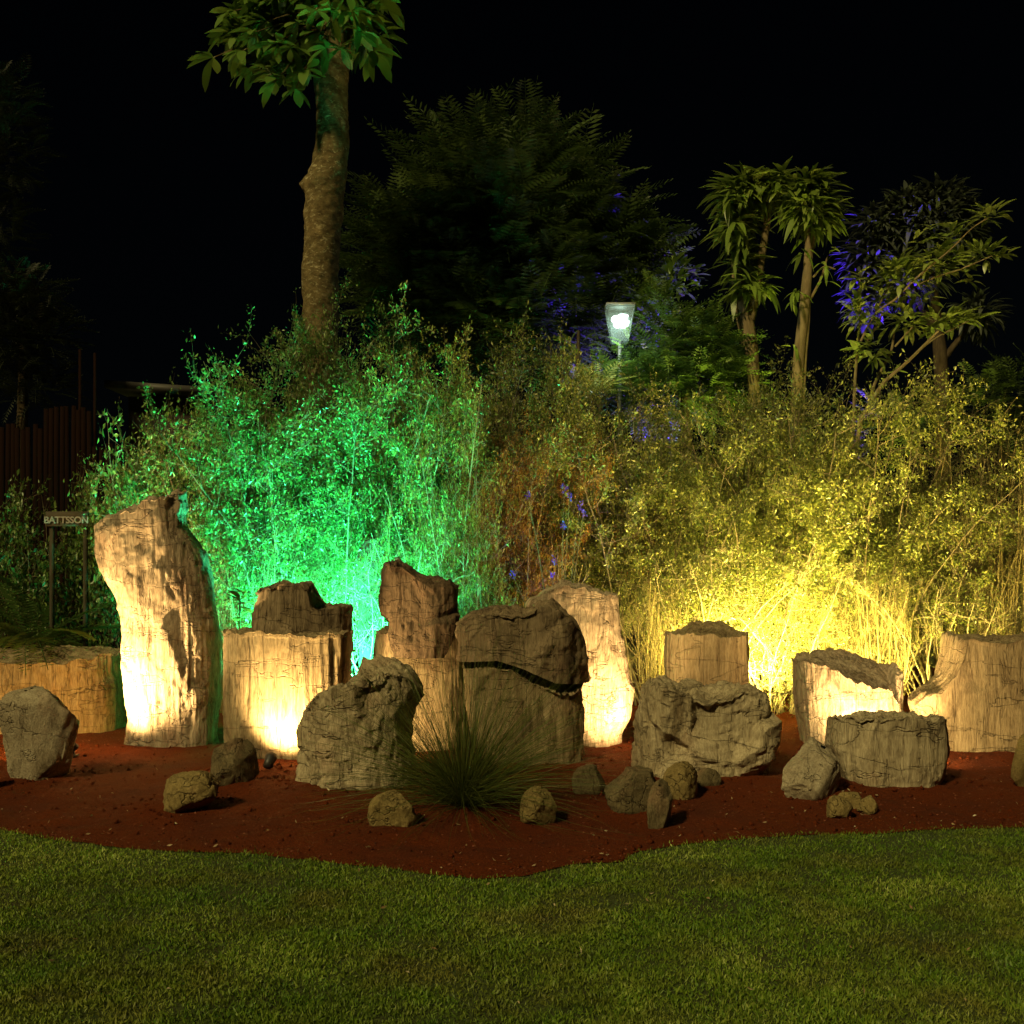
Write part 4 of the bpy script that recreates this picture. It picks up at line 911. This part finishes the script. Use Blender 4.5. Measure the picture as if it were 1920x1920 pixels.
# --- branching tree on the right
YE = 12.6; org = (X(1650, YE), YE, 0)
te = thing('branching_tree', 'small tree on the right with bare curving branches ending in leaf whorls', 'tree', org)
tr = []
for q in ([(1580, 1250, 14), (1590, 1000, 13), (1612, 800, 9), (1626, 770, 8), (1655, 720, 7), (1700, 680, 6), (1740, 640, 5), (1760, 620, 3)], [(1626, 770, 7), (1640, 720, 6), (1670, 660, 5), (1678, 620, 4), (1700, 585, 3)],
          [(1678, 650, 4), (1700, 625, 3), (1712, 612, 2)], [(1598, 900, 7), (1602, 740, 6), (1608, 650, 5), (1614, 580, 4), (1612, 520, 3)], [(1614, 640, 5), (1640, 590, 4), (1680, 560, 4), (1720, 520, 4), (1780, 470, 3), (1820, 430, 2), (1850, 410, 2)],
          [(1640, 590, 4), (1660, 550, 3), (1690, 500, 3), (1706, 490, 2)], [(1690, 555, 4), (1740, 525, 3), (1800, 505, 3), (1860, 480, 2)], [(1626, 640, 3), (1650, 600, 3), (1655, 570, 2)], [(1700, 680, 4), (1745, 640, 3), (1790, 615, 3), (1820, 600, 2)]):
    V, f, c = limb(q, YE, 35, 8, 26, .05, org, dy=[(j * .06) * (1 if len(tr) % 2 else -1) for j in range(len(q))]); tr.append((V, f))
obj('trunk', joined(tr, 'trunk'), bark_pale, te)
LF_whorl = leaf_mat('tree_leaf_bright', (.13, .19, .04), (.22, .30, .06), (.32, .38, .10), .35)
LE = set_mats([leaf_mesh('leaf', .21, .065, .25, 0, 5, .15, 'lance', .4), leaf_mesh('leaf', .24, .07, .4, 1, 5, .15, 'lance', .8), leaf_mesh('leaf', .18, .06, .1, 2, 5, .15, 'lance', 1)], LF_whorl)
heads = [(1612, 520, YE), (1600, 580, YE, 10), (1625, 600, YE, 10), (1645, 590, YE, 7), (1612, 655, YE, 9), (1635, 670, YE, 8), (1655, 555, YE, 8), (1662, 520, YE, 8), (1680, 500, YE, 8), (1700, 500, YE, 9), (1730, 502, YE, 8), (1765, 470, YE, 10), (1780, 455, YE, 9), (1858, 400, YE, 11), (1845, 470, YE, 7), (1880, 478, YE, 9),
         (1815, 505, YE, 9), (1820, 525, YE, 6), (1702, 585, YE, 6), (1712, 612, YE, 7), (1745, 625, YE, 9), (1770, 600, YE, 9), (1800, 595, YE, 9), (1830, 600, YE, 9), (1675, 700, YE, 4), (1740, 560, YE, 8), (1690, 540, YE, 7), (1720, 455, YE, 8), (1745, 430, YE, 6), (1655, 610, YE, 7), (1695, 560, YE, 7), (1790, 430, YE, 8), (1810, 480, YE, 6)]
whorls(te, org, heads, LE, rg, 8, (-.3, 1.0))
obj('foliage', frond_mass([(1610, 590, YE, 16, 35), (1640, 660, YE, 26, 22), (1690, 520, YE, 40, 30), (1760, 490, YE, 40, 25), (1770, 600, YE, 45, 18), (1845, 478, YE, 30, 14), (1700, 600, YE, 30, 20), (1850, 404, YE, 16, 12)], org, 420, [leaf_mesh('leaf', .17, .055, .3, 0, 4, .15, 'lance', .5), leaf_mesh('leaf', .2, .065, .4, 1, 4, .15, 'lance', 1)], 83), LF_whorl, te, kind='stuff')
# --- taller tree behind it, left side lit blue
YG = 15.2; org = (X(1760, YG), YG, 0)
tf = thing('shaggy_tree', 'dark tree behind the bare branches, the left side of its crown lit blue', 'tree', org)
tr = []
for q in ([(1772, 1250, 34), (1768, 900, 30), (1765, 700, 26), (1752, 560, 18), (1742, 430, 10)], [(1762, 640, 16), (1700, 520, 10), (1660, 440, 5)], [(1764, 680, 14), (1810, 620, 8), (1830, 590, 5)]):
    V, f, c = limb(q, YG, 37, 14, 34, .08, org); tr.append((V, f))
obj('trunk', joined(tr, 'trunk'), bark_dark, tf)
LG = set_mats([leaf_mesh('leaf', .25, .06, .5, 0, 4, .1, 'lance', .2), leaf_mesh('leaf', .22, .06, .7, 1, 4, .1, 'lance', .7)], LF_shaggy)
bl = [(1765, 380, YG, 45, 32), (1705, 395, YG, 48, 32), (1650, 425, YG, 42, 34), (1630, 490, YG, 38, 50), (1740, 430, YG, 80, 50), (1800, 430, YG, 40, 50), (1830, 590, YG, 40, 30), (1625, 560, YG, 30, 40), (1700, 520, YG, 60, 40)]
blob_fronds(tf, org, bl, LG, 300, rg, dr=(-.8, .1))
obj('foliage', frond_mass(bl, org, 2600, LG, 79), LF_shaggy, tf, kind='stuff')

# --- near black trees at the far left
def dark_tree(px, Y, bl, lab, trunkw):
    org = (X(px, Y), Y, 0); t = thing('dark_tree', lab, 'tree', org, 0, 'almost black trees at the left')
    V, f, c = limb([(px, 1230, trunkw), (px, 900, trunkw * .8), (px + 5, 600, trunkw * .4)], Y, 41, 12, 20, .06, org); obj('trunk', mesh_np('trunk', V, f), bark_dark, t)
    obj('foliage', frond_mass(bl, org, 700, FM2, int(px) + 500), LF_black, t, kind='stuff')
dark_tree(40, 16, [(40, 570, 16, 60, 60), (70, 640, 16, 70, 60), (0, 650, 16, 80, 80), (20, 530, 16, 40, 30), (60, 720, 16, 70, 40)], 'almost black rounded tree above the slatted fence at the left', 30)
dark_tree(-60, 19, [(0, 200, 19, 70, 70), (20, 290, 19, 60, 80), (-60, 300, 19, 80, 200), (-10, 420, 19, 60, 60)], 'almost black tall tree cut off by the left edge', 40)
# low dark bushes behind on the right edge
org = (X(1880, 14.5), 14.5, 0)
t = thing('dark_bush', 'dark bush at the right edge behind the feathery shrubs', 'bush', org)
V, f, c = limb([(1880, 1240, 16), (1880, 1000, 12), (1880, 780, 6)], 14.5, 43, 8, 14, .05, org); obj('trunk', mesh_np('trunk', V, f), bark_dark, t)
obj('foliage', frond_mass([(1850, 760, 14.5, 60, 50), (1920, 740, 14.5, 60, 60), (1900, 840, 14.5, 100, 60), (1700, 800, 14.5, 80, 50)], org, 500, FM2, 991), LF_dark, t, kind='stuff')

# --- small orange leaved plant
org = (X(450, 9.2), 9.2, 0)
op = thing('small_plant', 'small orange leaved plant between the tallest pillar and the ribbed log', 'plant', org)
obj('stem', MB().lathe([(.012, 0), (.008, Z(1120, 9.2)), (.001, Z(1112, 9.2))], None, 8).mesh('stem', True), bark_stem, op)
LO = set_mats([leaf_mesh('leaf', .16, .06, .3, rnd=.6), leaf_mesh('leaf', .13, .05, .5, rnd=1)], LF_rust)
for k in range(34):
    a_ = k * 2.4; put_leaf(LO[k % 2], op, (rg.gauss(0, .02), rg.gauss(0, .02), Z(rg.uniform(1110, 1180), 9.2)), (math.cos(a_), math.sin(a_), rg.uniform(-.1, 1.0)), sc=rg.uniform(.8, 1.15))

# --- plant with blue violet flower clusters
petal = leaf_mat('blue_violet_petal', (.06, .03, .40), (.10, .05, .60), (.18, .10, .75), .5, .3)
org = (X(1050, 9.95), 9.95, 0)
fp = thing('flowering_plant', 'thin stemmed plant with small blue violet flower clusters above the humped stone', 'plant', org)
spots_ = [(990, 928), (1058, 915), (1088, 948), (1095, 960), (1056, 985), (1040, 1050), (1036, 1078), (962, 1078), (1068, 930)]
pp = np.stack([spline([[0, 0, 0], [(X(a, 9.95) - org[0]) * .5, .02, Z(b_, 9.95) * .6], [X(a, 9.95) - org[0], 0, Z(b_, 9.95)]], 8) for a, b_ in spots_])
v_, f_ = tubes(pp, .004, .002, 4); obj('stems', mesh_np('stems', v_, f_), bark_twig, fp, kind='stuff')
rngf = np.random.default_rng(4)
for a, b_ in spots_:
    n_ = 22; c0 = np.array([X(a, 9.95) - org[0], 0, Z(b_, 9.95)])
    dd_ = norm(rngf.normal(0, 1, (n_, 3))); v_, f_, r_ = leaf_faces(c0 + dd_ * rngf.uniform(0, .022, (n_, 1)) * np.array([1, 1, 1.6]), dd_, rngf.uniform(.016, .03, n_), .6, rngf)
    obj('flower', mesh_np('flower', v_, f_, False, r_), petal, fp)

# --- cycad on the left
org = (X(62, 10.0), 10.0, 0)
cy = thing('cycad', 'dark cycad with long arching feathery fronds above the wide orange log', 'cycad', org)
obj('trunk', MB().lathe([(.16, 0), (.19, .3), (.17, .6), (.10, .75), (.001, .8)], None, 18).mesh('trunk', True), bark_dark, cy)
FC = set_mats([frond_mesh('leaf', 1.25, .34, 30, .55, .3, 8), frond_mesh('leaf', 1.1, .32, 28, .75, .8, 9)], LF_cycad)
for k in range(26):
    a_ = k * 2.4; put_leaf(FC[k % 2], cy, (0, 0, .7), (math.cos(a_), math.sin(a_), rg.uniform(.25, 1.5)), sc=rg.uniform(.8, 1.1), roll=rg.uniform(-.3, .3))

# ------------------------------------------------------------------ fence, hut, sign, poles
YF = 13.2
fn = thing('slat_fence', 'dark reddish fence of narrow upright wooden slats at the left behind the shrubs', 'fence', (X(60, YF), YF, 0))
sm = MB().box((0, 0, 0), (.028, .012, .5)).mesh('slat'); sm.materials.append(fence_wood)
hx = 0
for k in range(66):
    x = X(-120, YF) + k * .066
    px = 960 + x * F / YF
    top = 800 if px < 80 else (765 if px < 175 else 835)
    zt = Z(top, YF) + rg.uniform(-.04, .04)
    o_ = bpy.data.objects.new('slat', sm); col.objects.link(o_); o_.parent = fn
    o_.location = (x - X(60, YF), rg.uniform(-.008, .008), zt / 2); o_.scale = (1, 1, zt); o_.rotation_euler = (0, rg.gauss(0, .006), 0)
for zz in (.5, 2.2): obj('rail', MB().box((0, .045, zz), (2.3, .03, .045)).mesh('rail'), fence_wood, fn)
for px, top in ((150, 655), (178, 662)):
    p = thing('pole', 'thin upright pole above the fence, %s one' % ('left' if px == 150 else 'right'), 'pole', (X(px, 13.5), 13.5, 0), 0, 'thin poles behind the slatted fence')
    zt = Z(top, 13.5); obj('shaft', MB().lathe([(.022, 0), (.018, zt), (.001, zt)], None, 10).mesh('shaft', True), fence_wood, p)
YH = 17.0
ht = thing('garden_hut', 'dark hut with a pale roof edge behind the loose shrub at the left', 'hut', (X(310, YH), YH, 0))
w = X(360, YH) - X(262, YH); zr = Z(742, YH)
obj('wall', MB().box((0, 1.0, zr / 2), (w / 2 + .2, .9, zr / 2)).mesh('wall'), hut_wall, ht)
Mr = Matrix.Rotation(math.radians(4), 4, 'Y')
obj('roof', MB().box((0, .9, zr + .09), (w / 2 + .45, 1.15, .055), Mr).mesh('roof'), roof_metal, ht)

YS = 10.3
sg = thing('wooden_sign', 'small wooden sign board with rough white lettering on a post, left of the tallest pillar', 'sign', (X(126, YS), YS, 0))
sw = (X(165, YS) - X(87, YS)) / 2
obj('board', MB().box((0, 0, Z(968, YS)), (sw, .018, (Z(959, YS) - Z(977, YS)) / 2)).mesh('board'), sign_wood, sg)
obj('board', MB().box((0, .004, (Z(978.5, YS) + Z(987, YS)) / 2), (sw, .016, (Z(979, YS) - Z(987, YS)) / 2)).mesh('board'), sign_wood, sg)
post_wood = bark('sign_post_wood', (.03, .027, .018), (.08, .07, .048), scale=10)
for px in (95, 158):
    zt = Z(988, YS); obj('post', MB().box((X(px, YS) - X(126, YS), .03, zt / 2), (.016, .02, zt / 2)).mesh('post'), post_wood, sg)
tcv = bpy.data.curves.new('lettering', 'FONT'); tcv.body = 'BATTSSON'; tcv.size = .088; tcv.extrude = .003; tcv.align_x = 'CENTER'; tcv.space_character = .95; tcv.offset = .002
to = bpy.data.objects.new('lettering', tcv); col.objects.link(to); to.parent = sg; to.location = (0, -.022, Z(981, YS)); to.rotation_euler = (math.radians(90), 0, 0); bpy.context.view_layer.update()
tme = bpy.data.meshes.new_from_object(to.evaluated_get(bpy.context.evaluated_depsgraph_get())); bpy.data.objects.remove(to)
tme.materials.clear(); tme.materials.append(paint_white); to = obj('lettering', tme, paint_white, sg); to.location = (0, -.022, Z(981, YS)); to.rotation_euler = (math.radians(90), 0, 0)

# ------------------------------------------------------------------ garden lantern on a pole
YL = 12.9
lp = thing('garden_lantern', 'lit white lantern with tapering panes on a thin pole above the hedge', 'lamp', (X(1162, YL), YL, 0))
z0, z1 = Z(642, YL), Z(578, YL); w0, w1 = 15.5 / F * YL, 26 / F * YL
cz = Z(602, YL)
pane = MB(); 
for k in range(4):
    M_ = Matrix.Rotation(k * math.pi / 2, 4, 'Z'); R3 = np.array(M_.to_3x3())
    v = np.array([[-w0, -w0, z0], [w0, -w0, z0], [w1, -w1, z1], [-w1, -w1, z1], [-w0, -w0 + .006, z0], [w0, -w0 + .006, z0], [w1, -w1 + .006, z1], [-w1, -w1 + .006, z1]]) @ R3.T
    me = mesh_np('pane', v, np.array([[0, 1, 2, 3], [7, 6, 5, 4], [0, 4, 5, 1], [3, 2, 6, 7]]), False); obj('pane', me, pane_mat, lp)
obj('cap', MB().box((0, 0, z1 + .018), (w1 + .006, w1 + .006, .012)).mesh('cap'), plain('lantern_metal', (.32, .34, .32), .5), lp)
obj('pole', MB().lathe([(.028, 0), (.022, z0 - .03), (.016, z0), (.013, cz - .08), (.001, cz - .08)], None, 12).mesh('pole', True), plain('pole_paint', (.22, .24, .22), .5), lp)
# the glowing bulb cluster
B = MB(); rngb = np.random.default_rng(3)
a = [(.001, -.075), (.05, -.07), (.085, -.035), (.095, 0), (.085, .035), (.06, .06), (.001, .068)]
for ox, oz, k_ in ((-.035, .02, .8), (.03, .035, .85), (.045, -.03, .8), (-.02, -.035, .7), (.0, .0, .9), (.075, .06, .35), (.085, -.01, .4)): B.lathe(a, Matrix.Translation((ox, k_ * .01, cz + oz)) @ Matrix.Scale(k_ * .85, 4), 14)
obj('bulb', B.mesh('bulb', True), bulb_white, lp)
ld = bpy.data.lights.new('lantern_light', 'POINT'); lo = bpy.data.objects.new('bulb_light', ld); col.objects.link(lo); lo.parent = lp; lo.location = (-.1, -w1 - .25, cz - .35); ld.energy = 14; ld.color = (.78, 1, .92); ld.shadow_soft_size = .08
